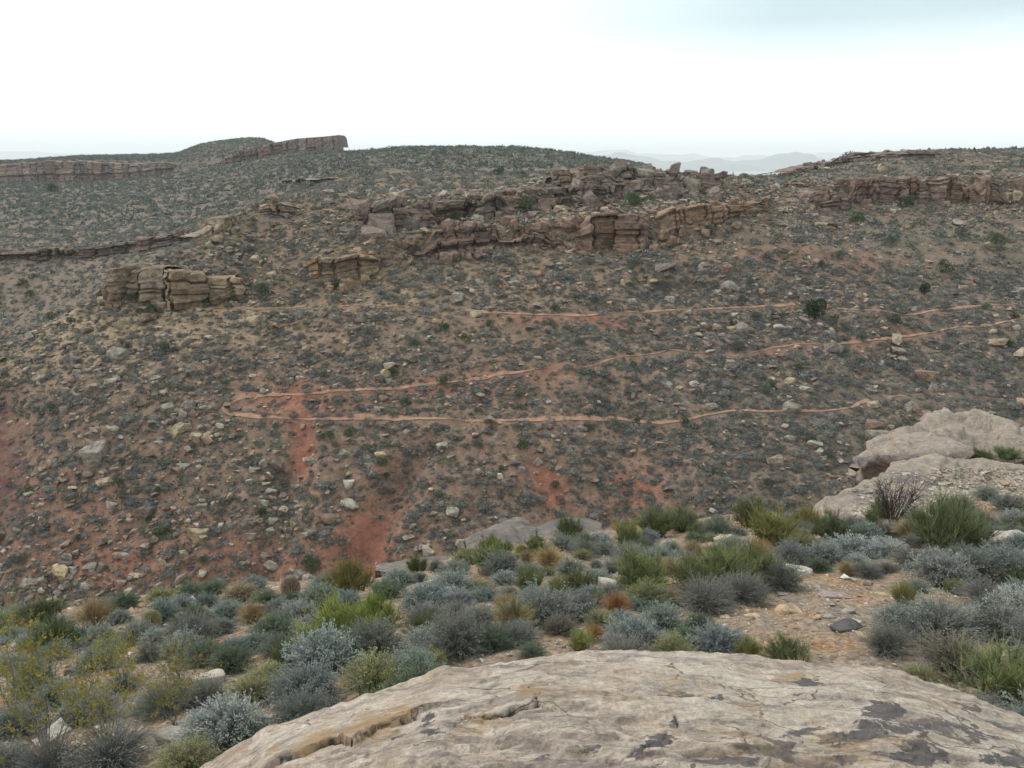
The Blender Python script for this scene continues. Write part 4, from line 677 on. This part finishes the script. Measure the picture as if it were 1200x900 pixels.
# ---------------------------------------------------------------- far boulders
tanr, gryr, drk, rdb, palr = (.37, .295, .205), (.28, .245, .21), (.175, .145, .13), (.24, .165, .125), (.38, .345, .29)
FB = [(112,534,30,.95,gryr,'b','big squarish grey boulder split by a crack on the lower left slope'),(198,482,23,.8,gryr,'b',0),(133,505,17,.8,gryr,'m',0),(213,503,25,.6,tanr,'m',0),(230,515,13,1,tanr,'b',0),(243,512,11,.9,tanr,'b',0),(222,477,21,.7,gryr,'b',0),(214,488,16,.9,gryr,'b',0),(205,510,16,.8,tanr,'m',0),(123,568,22,.7,tanr,'b',0),(130,593,18,.6,gryr,'m',0),(175,600,27,.75,drk,'m','dark triangular boulder above the tan blocky one on the left slope'),(233,628,28,.85,tanr,'b','large tan blocky boulder on the red lower left slope'),(237,596,14,.9,gryr,'b',0),
(72,672,33,.7,(.42,.32,.2),'m','tan pointed boulder at the bottom left of the far slope'),(35,684,26,.45,gryr,'m',0),(127,688,22,.7,rdb,'m',0),(190,661,13,1,tanr,'m',0),(85,427,27,.8,drk,'m','dark rounded boulder high on the left edge of the spur'),(137,418,22,.85,gryr,'b',0),(77,458,18,.5,gryr,'m',0),(92,465,14,.8,gryr,'b',0),(317,626,16,.9,gryr,'b',0),(318,576,15,.6,palr,'m',0),(298,553,15,.8,gryr,'b',0),(308,545,12,1,gryr,'b',0),(333,600,15,1,tanr,'b',0),(350,674,20,.6,gryr,'m',0),(310,651,12,.7,palr,'m',0),(360,628,16,.7,gryr,'m',0),(318,611,18,.5,palr,'m',0),(310,591,12,.8,palr,'b',0),(292,565,11,.8,palr,'m',0),(322,597,9,.8,palr,'b',0),(340,622,10,.8,palr,'m',0),
(410,592,25,.5,palr,'m','pale flat boulder left of the red gully'),(403,533,13,.9,palr,'m',0),(430,546,9,1,palr,'b',0),(450,441,17,1.1,(.42,.34,.2),'m','tan pointed boulder above the middle trail'),(455,448,12,1,gryr,'m',0),(630,543,15,.8,gryr,'m',0),(655,552,12,1.1,gryr,'m',0),(647,550,9,1.1,drk,'m',0),(783,454,14,1,palr,'m','bright pale boulder under the middle trail, right of centre'),(743,475,14,.7,gryr,'m',0),(503,648,22,.8,(.38,.34,.28),'b',0),(483,617,13,.7,gryr,'m',0),(597,568,22,.6,drk,'m',0),
(813,453,14,1,palr,'b',0),(927,449,20,.6,tanr,'m',0),(943,457,20,.4,palr,'m',0),(857,430,16,1,gryr,'b',0),(1083,442,30,.7,rdb,'m','large brown boulder above the lower trail at right'),(955,522,25,.5,palr,'m',0),(960,530,20,.5,palr,'m',0),(925,515,16,.6,palr,'m',0),(965,538,12,.7,palr,'m',0),(1028,514,28,.7,gryr,'b','rounded grey boulder just above the overhanging outcrop'),(1023,500,30,.6,rdb,'m',0),(1048,516,14,1,gryr,'b',0),(1068,480,20,.9,gryr,'b',0),(1083,488,13,1.3,gryr,'b',0),(860,567,10,.6,palr,'m',0),(833,478,20,.6,gryr,'m',0),(927,479,32,.5,gryr,'m',0),(905,446,10,.9,palr,'m',0),
(873,211,15,.9,drk,'b','dark round boulder alone on the skyline saddle'),(843,209,22,.7,gryr,'m','grey rounded boulder on the skyline left of the dark one'),(840,385,13,1,tanr,'b',0),(825,315,20,.7,gryr,'m',0),(852,318,20,.8,rdb,'b',0),(857,338,27,.6,gryr,'m',0),(1033,201,16,.7,tanr,'m',0),(1160,288,15,.7,tanr,'b',0),(1030,303,9,.9,palr,'m',0),(1072,364,11,.9,gryr,'m',0),(870,388,22,.8,gryr,'b',0),(898,370,14,1.2,gryr,'m',0),(1193,234,16,1.1,tanr,'b',0),(960,382,10,.8,palr,'m',0),(1180,230,12,.9,tanr,'b',0),(1112,216,14,.8,rdb,'b',0),
(655,210,36,.5,(.34,.28,.22),'m','broad cream caprock boulder at the left end of the skyline jumble'),(687,205,26,.7,(.33,.25,.2),'b',0),(712,211,36,.6,drk,'b',0),(755,208,26,.7,gryr,'b',0),(777,216,32,.7,drk,'b',0),(457,256,28,.6,drk,'b','dark overhanging block at the left end of the central jumble'),(482,268,34,.8,drk,'b','large dark block right of the overhanging one in the jumble'),(423,266,20,.7,drk,'m',0),(597,264,24,.8,rdb,'b',0),(567,252,17,1.1,gryr,'b',0),(667,262,30,.5,rdb,'m',0),(563,332,12,.8,palr,'b',0),(537,349,14,.9,palr,'b',0),(602,334,18,.6,gryr,'m',0),(733,334,22,.6,tanr,'m','tan boulder on the slope under the tall cliff face'),(740,356,13,1,gryr,'m',0),(785,354,12,1.1,palr,'b',0),(560,368,24,.35,tanr,'m',0),(627,208,16,.5,gryr,'m',0),(643,240,24,.6,rdb,'b',0),(700,226,26,.7,gryr,'b',0),(735,228,24,.7,drk,'b',0),(790,232,22,.6,gryr,'b',0),(145,382,26,.8,tanr,'b','squarish tan boulder below the left spur ledge'),(300,378,26,.7,tanr,'m','broad tan boulder right of the left spur ledge'),(196,368,9,.7,palr,'m',0)]
for (u, v, w, hw, c, mm, lb) in FB:
    ph = {palr: 'pale boulder', gryr: 'grey boulder', drk: 'dark boulder', rdb: 'reddish-brown boulder', tanr: 'tan boulder'}.get(c, 'tan boulder')
    stone(u, v, w, hw, c, lb or None, random.choice(mid_me if mm == 'm' or random.random() < .6 else blk_me), True, phrase=ph, group='boulders scattered on the far slope')
clus = [(215, 500, 40, 30), (320, 600, 40, 60), (90, 440, 50, 40), (60, 680, 60, 22), (880, 380, 70, 40), (950, 460, 70, 50), (560, 250, 120, 20), (720, 225, 90, 20), (840, 330, 60, 40), (420, 560, 30, 40), (620, 560, 60, 40), (1080, 230, 110, 14), (1050, 480, 50, 30), (700, 330, 120, 30), (350, 640, 60, 40), (180, 660, 80, 30), (1060, 195, 70, 10), (430, 300, 60, 30), (600, 480, 300, 150)]
cnt = 0
while cnt < 185:
    a, b, c, d = random.choice(clus); u, v = random.gauss(a, c * .7), random.gauss(b, d * .7)
    h = hit_far(u, v)
    if h is None or h.y > 200 or not (-30 < u < 1230) or v > 700: continue
    if np.min(np.hypot(trail_px[:, 0] - u, (trail_px[:, 1] - v) * 1.6)) < 9: continue
    cnt += 1; w = random.uniform(.55, 1.35) * F / h.y; cc_, ph = random.choice(((gryr, 'grey boulder'), (tanr, 'tan boulder'), (palr, 'pale boulder'), (gryr, 'grey boulder'), (drk, 'dark boulder'), (rdb, 'reddish-brown boulder')))
    stone(u, v, w, random.uniform(.5, .95), tuple(np.array(cc_) * random.uniform(.85, 1.1)), None, random.choice(mid_me), True, hit=h, phrase=ph, group='boulders scattered on the far slope')

# ---------------------------------------------------------------- scatter on the far terrain
nr, nc = Yg.shape; P00, P10, P01, P11 = Q[:-1, :-1], Q[1:, :-1], Q[:-1, 1:], Q[1:, 1:]
area = (np.linalg.norm(np.cross(P10 - P00, P01 - P00), axis=-1)).ravel(); cen = ((P00 + P11) / 2).reshape(-1, 3); cu, cv_ = project(cen)
vis = (cu > -160) & (cu < 1360) & (cen[:, 1] > 50) & (cen[:, 1] < 660); nzc = fbm(cen * [.05, .05, .02], 3); nzf = fbm(cen * .25, 3)
def pb2(u, v, a, b): return np.exp(-(((cu - u) / a) ** 2 + ((cv_ - v) / b) ** 2) ** 1.5)
barem = np.max([pb2(430, 635, 32, 70), pb2(640, 560, 24, 30), pb2(748, 555, 34, 30) * .5, pb2(355, 530, 16, 38), pb2(-5, 520, 36, 85), pb2(335, 475, 60, 14) * .6, pb2(60, 400, 70, 40) * .5, pb2(220, 374, 110, 12) * .6, pb2(200, 650, 200, 40) * .35, pb2(640, 372, 100, 5) * .7], 0) * (cen[:, 1] < 108)
def sample(n, dens):
    w = area * dens * vis; w = w / w.sum(); i = rng.choice(len(w), n, p=w); a, b = rng.random((2, n, 1)); r0, c0 = i // (nc - 1), i % (nc - 1)
    return (Q[r0, c0] * (1 - a) * (1 - b) + Q[r0 + 1, c0] * a * (1 - b) + Q[r0, c0 + 1] * (1 - a) * b + Q[r0 + 1, c0 + 1] * a * b), i
def not_on_trail(p, d=.75, up=1.2):
    u, v = project(p); m = np.ones(len(p), bool); keep = rng.random(len(p)); keep = np.where(fbm(p * .15, 2) > .12, keep * .5, keep)
    for k in range(0, len(trail_px), 1):
        t = trail_px[k]; m &= ~((np.abs(u - t[0]) < 4) & (v - t[1] > -1.5) & (v - t[1] < 1.5 + 3 * keep) & (p[:, 1] < 104) & (keep > .06))
    return m
def blob_shrub(seed, n, size):
    r = np.random.default_rng(seed); d = dome_dirs(n, r, 0); rad = .5 * (r.uniform(.35, 1, n) ** .5) * (1 + .5 * fbm(d * 2 + seed, 2)); p = d * rad[:, None] * [1, 1, .8]; 
    V, Fc = leaves(p, d + r.normal(0, .7, d.shape), size * r.uniform(.6, 1.3, n), size * .55, r)
    a = np.arange(6) * math.pi / 3; ring = lambda rr, z: np.stack([np.cos(a) * rr, np.sin(a) * rr, 0 * a + z], -1) * r.uniform(.85, 1.15, (6, 1)); core = np.concatenate([ring(.27, -.05), ring(.29, .12), ring(.13, .26)]); k = np.arange(6); j = (k + 1) % 6
    cf_ = np.concatenate([np.stack([k, j, j + 6, k + 6], -1), np.stack([k + 6, j + 6, j + 12, k + 12], -1), [[12, 13, 14, 15], [12, 15, 16, 17]]]); return cat([(V, Fc), (core, cf_)])
SH = [blob_shrub(600 + i, 170, .15) for i in range(8)]; SF = [blob_shrub(650 + i, 26, .34) for i in range(6)]
scol = np.array([[.185, .182, .165], [.235, .225, .20], [.145, .145, .136], [.165, .172, .128], [.275, .25, .21]])
yl = cen[:, 1]; dn = np.where(yl < 104, 1., .0) * np.clip(.75 + nzf * .9 + .35 * sstep(500, 900, cu), .15, 1.6) * (1 - barem)
p1, i1 = sample(36000, dn); m = not_on_trail(p1); p1 = p1[m]
dn2 = np.where(yl >= 104, 1., .0) * np.clip(.8 + nzf * .7, .2, 1.5); p2, i2 = sample(21000, dn2 * (yl < 200)); p3, i3 = sample(72000, dn2 * (yl >= 200) * np.where(yl > 425, .9, 1))
def sizes(n, mu, sg): return np.exp(rng.normal(mu, sg, n))
def scols(n): return scol[rng.choice(5, n, p=[.3, .25, .2, .15, .1])] * rng.uniform(.8, 1.2, (n, 1))
V1, F1, C1 = merge(SH, p1 - [0, 0, .05], sizes(len(p1), -.74, .42)[:, None] * np.array([1, 1, .85]), rng.uniform(0, 6.28, len(p1)), scols(len(p1)))
V2, F2, C2 = merge(SF, p2 - [0, 0, .05], sizes(len(p2), -.32, .33)[:, None] * np.array([1, 1, .85]), rng.uniform(0, 6.28, len(p2)), scols(len(p2)) * [.85, .88, .86])
V3, F3, C3 = merge([(v, f) for v, f in [blob_shrub(680 + i, 14, .6) for i in range(5)]], p3, sizes(len(p3), -.15, .3)[:, None] * np.array([1, 1, .85]), rng.uniform(0, 6.28, len(p3)), scols(len(p3)) * [.72, .80, .76])
me = make_mesh('scrub', np.concatenate([V1, V2, V3]), np.concatenate([F1, F2 + len(V1), F3 + len(V1) + len(V2)]), M_leafA, False, {'Col': np.concatenate([C1, C2, C3])})
tag(link('scrub', me), 'low grey-green desert scrub dotting the far slopes and plateau', 'scrub', kind='stuff')
dr = np.clip(.55 + nzc * 1.4 + nzf * 1.0, .08, 2.) * (1 - barem * .8) * np.where(yl < 104, 1., np.where(yl < 135, 1.4, .15)) * np.where(yl > 230, .1, 1) + (yl < 136) * (pb2(50, 400, 70, 40) * 1.2 + pb2(320, 600, 40, 70) * 1.2 + pb2(880, 420, 120, 90) * .6 + pb2(720, 230, 170, 45) * 2.5 + pb2(480, 265, 120, 30) * 1.6 + pb2(1090, 225, 170, 25) * 1.8 + pb2(200, 335, 110, 40) * 1.2 + pb2(90, 450, 80, 60) * .8 + pb2(60, 680, 120, 40) + pb2(215, 500, 50, 50))
pr, ir = sample(62000, dr); m = not_on_trail(pr); pr = pr[m]; s = np.exp(rng.normal(-1.15, .58, len(pr)))
V, Fc, Cc = merge(LOD, pr + np.c_[s * 0, s * 0, s * .16], s[:, None] * rng.uniform(.6, 1.4, (len(pr), 3)) * [1.1, 1, .8], rng.uniform(0, 6.28, len(pr)), rcol(len(pr)) * 1.2, .3)
tag(link('rubble', make_mesh('rubble', V, Fc, M_rockA, False, {'Col': Cc})), 'countless small sandstone rocks littering the far slope', 'rubble', kind='stuff')

# individual greener shrubs and the junipers on the far slope
def leafball(seed, n, ls, tall=1.):
    r = np.random.default_rng(seed); nb = 9; c = dome_dirs(nb, r, 0) * [.25, .25, .34] * [1, 1, tall]; c[:, 2] += .12; k = r.integers(0, nb, n); d = dome_dirs(n, r, -.6); p = c[k] + d * (r.uniform(.3, 1, n) ** .4)[:, None] * .24; p[:, 2] = np.abs(p[:, 2])
    V, Fc = leaves(p, d + r.normal(0, .5, d.shape), ls * r.uniform(.6, 1.3, n), ls * .5, r); return make_mesh('foliage', V, Fc, M_leafO, False, {'Tint': np.repeat(r.uniform(.7, 1.3, n), 4)[:, None] * np.ones((1, 3))})
GB = [leafball(700 + i, 900, .075) for i in range(5)]; JT = leafball(720, 3200, .055, 1.6)
def farshrub(u, v, w, c, label=None, phrase='dark green rounded shrub', hw=.8):
    h = hit_far(u, v + w * .3)
    if h is None: return
    wd = w * (h.y * CP - h.z * SP) / F; o = link('shrub', random.choice(GB)); o.location = h; o.scale = (wd, wd, wd * hw * 1.3); o.rotation_euler.z = random.uniform(0, 6.28); o.color = (*c, 1); tag(o, label, 'shrub', 'rounded shrubs on the far slope')
    if not label: items.append((o, phrase, 'far'))
dg, mg, sg = (.055, .085, .045), (.085, .12, .065), (.12, .14, .11)
for a in [(715,287,19,mg,'bright dark green shrub at the foot of the tall cliff face'),(180,361,20,mg,'green shrub under the middle of the left spur ledge'),(307,342,24,mg,'low green shrub at the right end of the left spur ledge'),(155,349,16,mg),(1003,256,20,mg),(1107,313,22,dg),(585,201,16,dg,'dark tall shrub on the plateau above the central jumble'),(613,203,9,dg),(60,222,18,dg,'dark shrub on the plateau at far left under the mesa cliff'),(143,579,15,mg),(185,625,19,mg),(388,511,16,mg),(305,599,15,dg),(1165,282,24,mg),(1128,272,20,sg),(1060,236,20,mg),(745,307,18,sg),(617,240,22,mg),(740,236,26,mg),(535,254,18,mg),(395,335,12,mg),(473,303,12,mg),(870,352,16,sg),(865,405,16,sg),(1048,375,18,mg),(1130,230,14,mg),(575,378,12,mg),(520,445,18,mg),(475,470,16,mg),(605,462,16,sg),(545,395,12,mg),(448,542,16,mg),(410,505,16,mg),(520,383,14,mg),(650,360,12,mg),(460,435,14,mg),(1188,370,12,mg),(1010,395,14,mg),(120,343,14,dg),(38,345,16,mg),(60,370,14,mg),(240,355,14,mg),(275,350,12,mg),(830,270,20,sg),(700,240,16,mg),(665,232,14,mg),(1045,280,20,sg),(985,300,16,sg),(900,300,14,sg),(615,520,18,mg),(560,520,14,sg),(690,500,16,mg),(745,493,10,mg),(515,580,18,sg),(240,655,16,mg),(90,630,12,mg),(22,655,22,sg),(365,660,26,mg),(330,690,16,mg),(380,440,12,mg),(150,405,10,mg)]:
    farshrub(a[0], a[1], a[2], a[3], a[4] if len(a) > 4 else None, phrase={dg: 'dark green rounded shrub', mg: 'green rounded shrub', sg: 'grey-green rounded shrub'}[a[3]])
for _ in range(60):
    farshrub(random.uniform(-10, 1210), random.uniform(300, 640), random.uniform(10, 15), random.choice((mg, sg)), phrase='small green-grey shrub')
def juniper(u, v, w, hpx, label):
    h = hit_far(u, v); k = (h.y * CP - h.z * SP) / F; root = bpy.data.objects.new('juniper_tree', None); col.objects.link(root); root.location = h; tag(root, label, 'tree'); W_, H_ = w * k, hpx * k
    c = link('crown', JT, root); c.scale = (W_ * 1.15, W_ * 1.15, H_ * 1.05); c.location.z = H_ * .06; c.color = (.035, .06, .03, 1)
    r = np.random.default_rng(5); t = tubes(np.concatenate([curve(np.zeros((1, 3)), np.array([[.1, 0, H_ * .7]]), 0, 6, r, .03), curve(np.zeros((4, 3)) + [0, 0, H_ * .15], r.normal(0, W_ * .25, (4, 3)) * [1, 1, .2] + [0, 0, H_ * .55], .05, 6, r, .03)]), .14, .04, 6)
    link('trunk', make_mesh('trunk', *t, M_dark), root)
juniper(955, 374, 24, 29, 'dark green lone juniper just above the upper trail at right'); juniper(1083, 345, 11, 16, 'small dark juniper uphill and right of the lone juniper')

# ---------------------------------------------------------------- labels for the repeats: what it is, and where it is by things one can find
LM_near = [('the brown barrel cactus', 341, 688), ('the yellow-topped barrel cactus', 178, 727), ('the dark flat stone in the clearing', 990, 737), ('the cream slab in the clearing', 935, 672), ('the bare twiggy shrub', 1045, 605), ('the white-faced rock at the right edge', 1185, 640), ('the left tip of the domed outcrop', 965, 605), ('the grey slab outcrop at the lip', 495, 665), ('the banded slab outcrop at the lip', 590, 622), ('the dark rounded slab at the lip', 668, 617),
 ('the big bright yellow-green shrub', 415, 730), ('the left end of the foreground boulder', 290, 880), ('the pale cracked rock in the gravel', 245, 800), ('the cream slab between green shrubs', 718, 690), ('the crest of the foreground boulder', 740, 768), ('the straw-coloured grass tuft in the middle', 602, 726), ('the large green shrub beside the clearing', 870, 675), ('the right end of the foreground boulder', 1120, 815), ('the bottom left corner', 20, 890), ('the small dark squarish rock', 88, 790), ('the overhanging outcrop', 1140, 530), ('the dark triangular notch in the foreground crest', 520, 790), ('the lowest gravel patch at left', 205, 865), ('the pinkish stone at the left edge', 10, 765)]
LM_far = [('the split grey boulder', 112, 534), ('the large tan blocky boulder', 233, 628), ('the pointed tan boulder at bottom left', 72, 672), ('the dark boulder on the spur edge', 85, 427), ('the left spur ledge', 205, 335), ('the trail switchback', 262, 478), ('the pale flat boulder by the red gully', 410, 592), ('the pointed tan boulder above the trail', 450, 441), ('the bright pale boulder under the trail', 783, 454), ('the large brown boulder at right', 1083, 442), ('the rounded boulder above the outcrop', 1028, 514), ('the lone juniper', 955, 360), ('the small juniper', 1083, 338), ('the tall cliff face', 730, 270), ('the dark boulder on the saddle', 873, 207), ('the cap ledge of the right hill', 1075, 181), ('the right cliff band', 1120, 224), ('the overhanging block of the jumble', 457, 252), ('the cream caprock boulder', 655, 205), ('the knob on the spur', 325, 243), ('the short orange-brown ledge', 400, 315), ('the triangular red bare patch', 640, 560), ('the pair of tan boulders in mid slope', 215, 490), ('the tan boulder under the cliff face', 733, 330), ('the middle of the upper trail', 650, 369), ('the middle of the lower trail', 640, 491), ('the right end of the lower trail', 1020, 468), ('the top of the red gully', 470, 540), ('the faint bare patch', 745, 560), ('the red strip under the switchback', 355, 525), ('the left edge of the spur', 10, 400), ('the stepped dark ledge', 985, 242), ('the bend of the middle trail', 910, 408), ('the right end of the middle trail', 1190, 374), ('the dark shrub on the plateau', 585, 201), ('the purple bare slope at left', 5, 520), ('the pale boulder pair above the outcrop', 955, 525)]
bpy.context.view_layer.update(); grp = {}
ordn = ['', 'second ', 'third ', 'fourth ', 'fifth ', 'sixth ', 'seventh ', 'eighth ', 'ninth ', 'tenth ', 'eleventh ', 'twelfth ']
for o, ph, st in items:
    p = np.array(o.matrix_world.translation); u, v = project(p); v = v - 6 if st == 'near' else v; best = min(LM_near if st == 'near' else LM_far, key=lambda l: (l[1] - u) ** 2 + ((l[2] - v) * 1.4) ** 2)
    du, dv = u - best[1], v - best[2]; rel = ('right of' if du > 0 else 'left of') if abs(du) > abs(dv) else ('below' if dv > 0 else 'above')
    grp.setdefault((ph, rel, best[0]), []).append((float(np.hypot(du, dv)), o))
for (ph, rel, lm), L_ in grp.items():
    L_.sort(key=lambda a: a[0])
    for k, (d, o) in enumerate(L_):
        if len(L_) == 1: o['label'] = f'{ph} {rel} {lm}'
        elif k == 0: o['label'] = f'{ph} {rel} {lm}, nearest of {len(L_)}'
        else: o['label'] = f'{ph} {rel} {lm}, {ordn[min(k, 11)]}nearest'

# ---------------------------------------------------------------- air
HZ = (.55, .62, .70)
bm = bmesh.new(); bmesh.ops.create_cube(bm, size=1); me = bpy.data.meshes.new('haze'); bm.to_mesh(me); bm.free()
hz = link('haze', me); hz.scale = (50000, 50000, 496); hz.location = (0, 0, 420 - 248.0); tag(hz, 'thin blue-grey haze filling the air to the horizon', 'haze', kind='stuff')
m = bpy.data.materials.new('haze'); m.use_nodes = True; nt = m.node_tree; nt.nodes.clear(); out = nt.nodes.new('ShaderNodeOutputMaterial'); pv_ = nt.nodes.new('ShaderNodeVolumePrincipled')
pv_.inputs['Color'].default_value = (.95, .98, 1, 1); pv_.inputs['Density'].default_value = 1.35e-4; nt.links.new(pv_.outputs[0], out.inputs['Volume']); me.materials.append(m)

# ---------------------------------------------------------------- sky, sun, camera
SUN_EL, SUN_AZ = math.radians(48), math.radians(-35)      # azimuth measured from +Y (view direction) to the right
w = bpy.data.worlds.new('World'); scene.world = w; w.use_nodes = True; nt = w.node_tree; n = N(nt); bg = nt.nodes['Background']; bg.inputs['Strength'].default_value = .12
sky = n.new('ShaderNodeTexSky', sky_type='NISHITA'); sky.sun_disc = False; sky.sun_elevation = SUN_EL; sky.sun_rotation = SUN_AZ; sky.altitude = 900
tc = n.new('ShaderNodeTexCoord'); vec = tc.outputs['Generated']; mp = n.new('ShaderNodeMapping'); mp.inputs['Scale'].default_value = (1, 1, 3.2); n.l(vec, mp.inputs['Vector'])
cf = n.noise(mp.outputs['Vector'], 1.6, 5, .5, .3); sep = n.new('ShaderNodeSeparateXYZ'); n.l(vec, sep.inputs[0])
thin = n.math('MULTIPLY', n.ramp(sep.outputs['Z'], (.05, 0.), (.15, 1.)), n.ramp(n.math('ADD', n.math('MULTIPLY', sep.outputs['X'], .35), .5), (.42, .12), (.60, 1.)))
f = n.math('SUBTRACT', 1., n.math('MULTIPLY', thin, n.ramp(cf, (.3, .75), (.65, 1.))))
cl = n.ramp(cf, (.3, (.90, .98, 1.)), (.7, (1., 1., 1.))); vm = n.new('ShaderNodeVectorMath', operation='SCALE'); n.l(cl, vm.inputs[0]); vm.inputs['Scale'].default_value = 12.5
veil = n.new('ShaderNodeRGB'); veil.outputs[0].default_value = (4.6, 6.15, 6.3, 1); base = n.mix(.12, veil.outputs[0], sky.outputs[0])
n.l(n.mix(f, base, vm.outputs[0]), bg.inputs['Color'])
sd = bpy.data.lights.new('sun', 'SUN'); sd.energy = 1.1; sd.angle = math.radians(14); sd.color = (1, .96, .9); so = bpy.data.objects.new('sun', sd); col.objects.link(so)
dirv = Vector((math.sin(SUN_AZ) * math.cos(SUN_EL), math.cos(SUN_AZ) * math.cos(SUN_EL), math.sin(SUN_EL))); so.rotation_euler = dirv.to_track_quat('Z', 'Y').to_euler()
cam = bpy.data.cameras.new('camera'); cam.sensor_width = 36; cam.lens = 36 * F / 1200; cam.clip_end = 200000; cam.clip_start = .05; co = bpy.data.objects.new('camera', cam); col.objects.link(co); co.rotation_euler = (math.pi / 2 - PITCH, 0, 0); scene.camera = co
scene.view_settings.view_transform = 'Standard'; scene.view_settings.look = 'None'; scene.view_settings.gamma = 1; scene.view_settings.exposure = .2; scene.view_settings.use_curve_mapping = False
scene.cycles.volume_bounces = 4; scene.cycles.transparent_max_bounces = 8; scene.cycles.max_bounces = 5
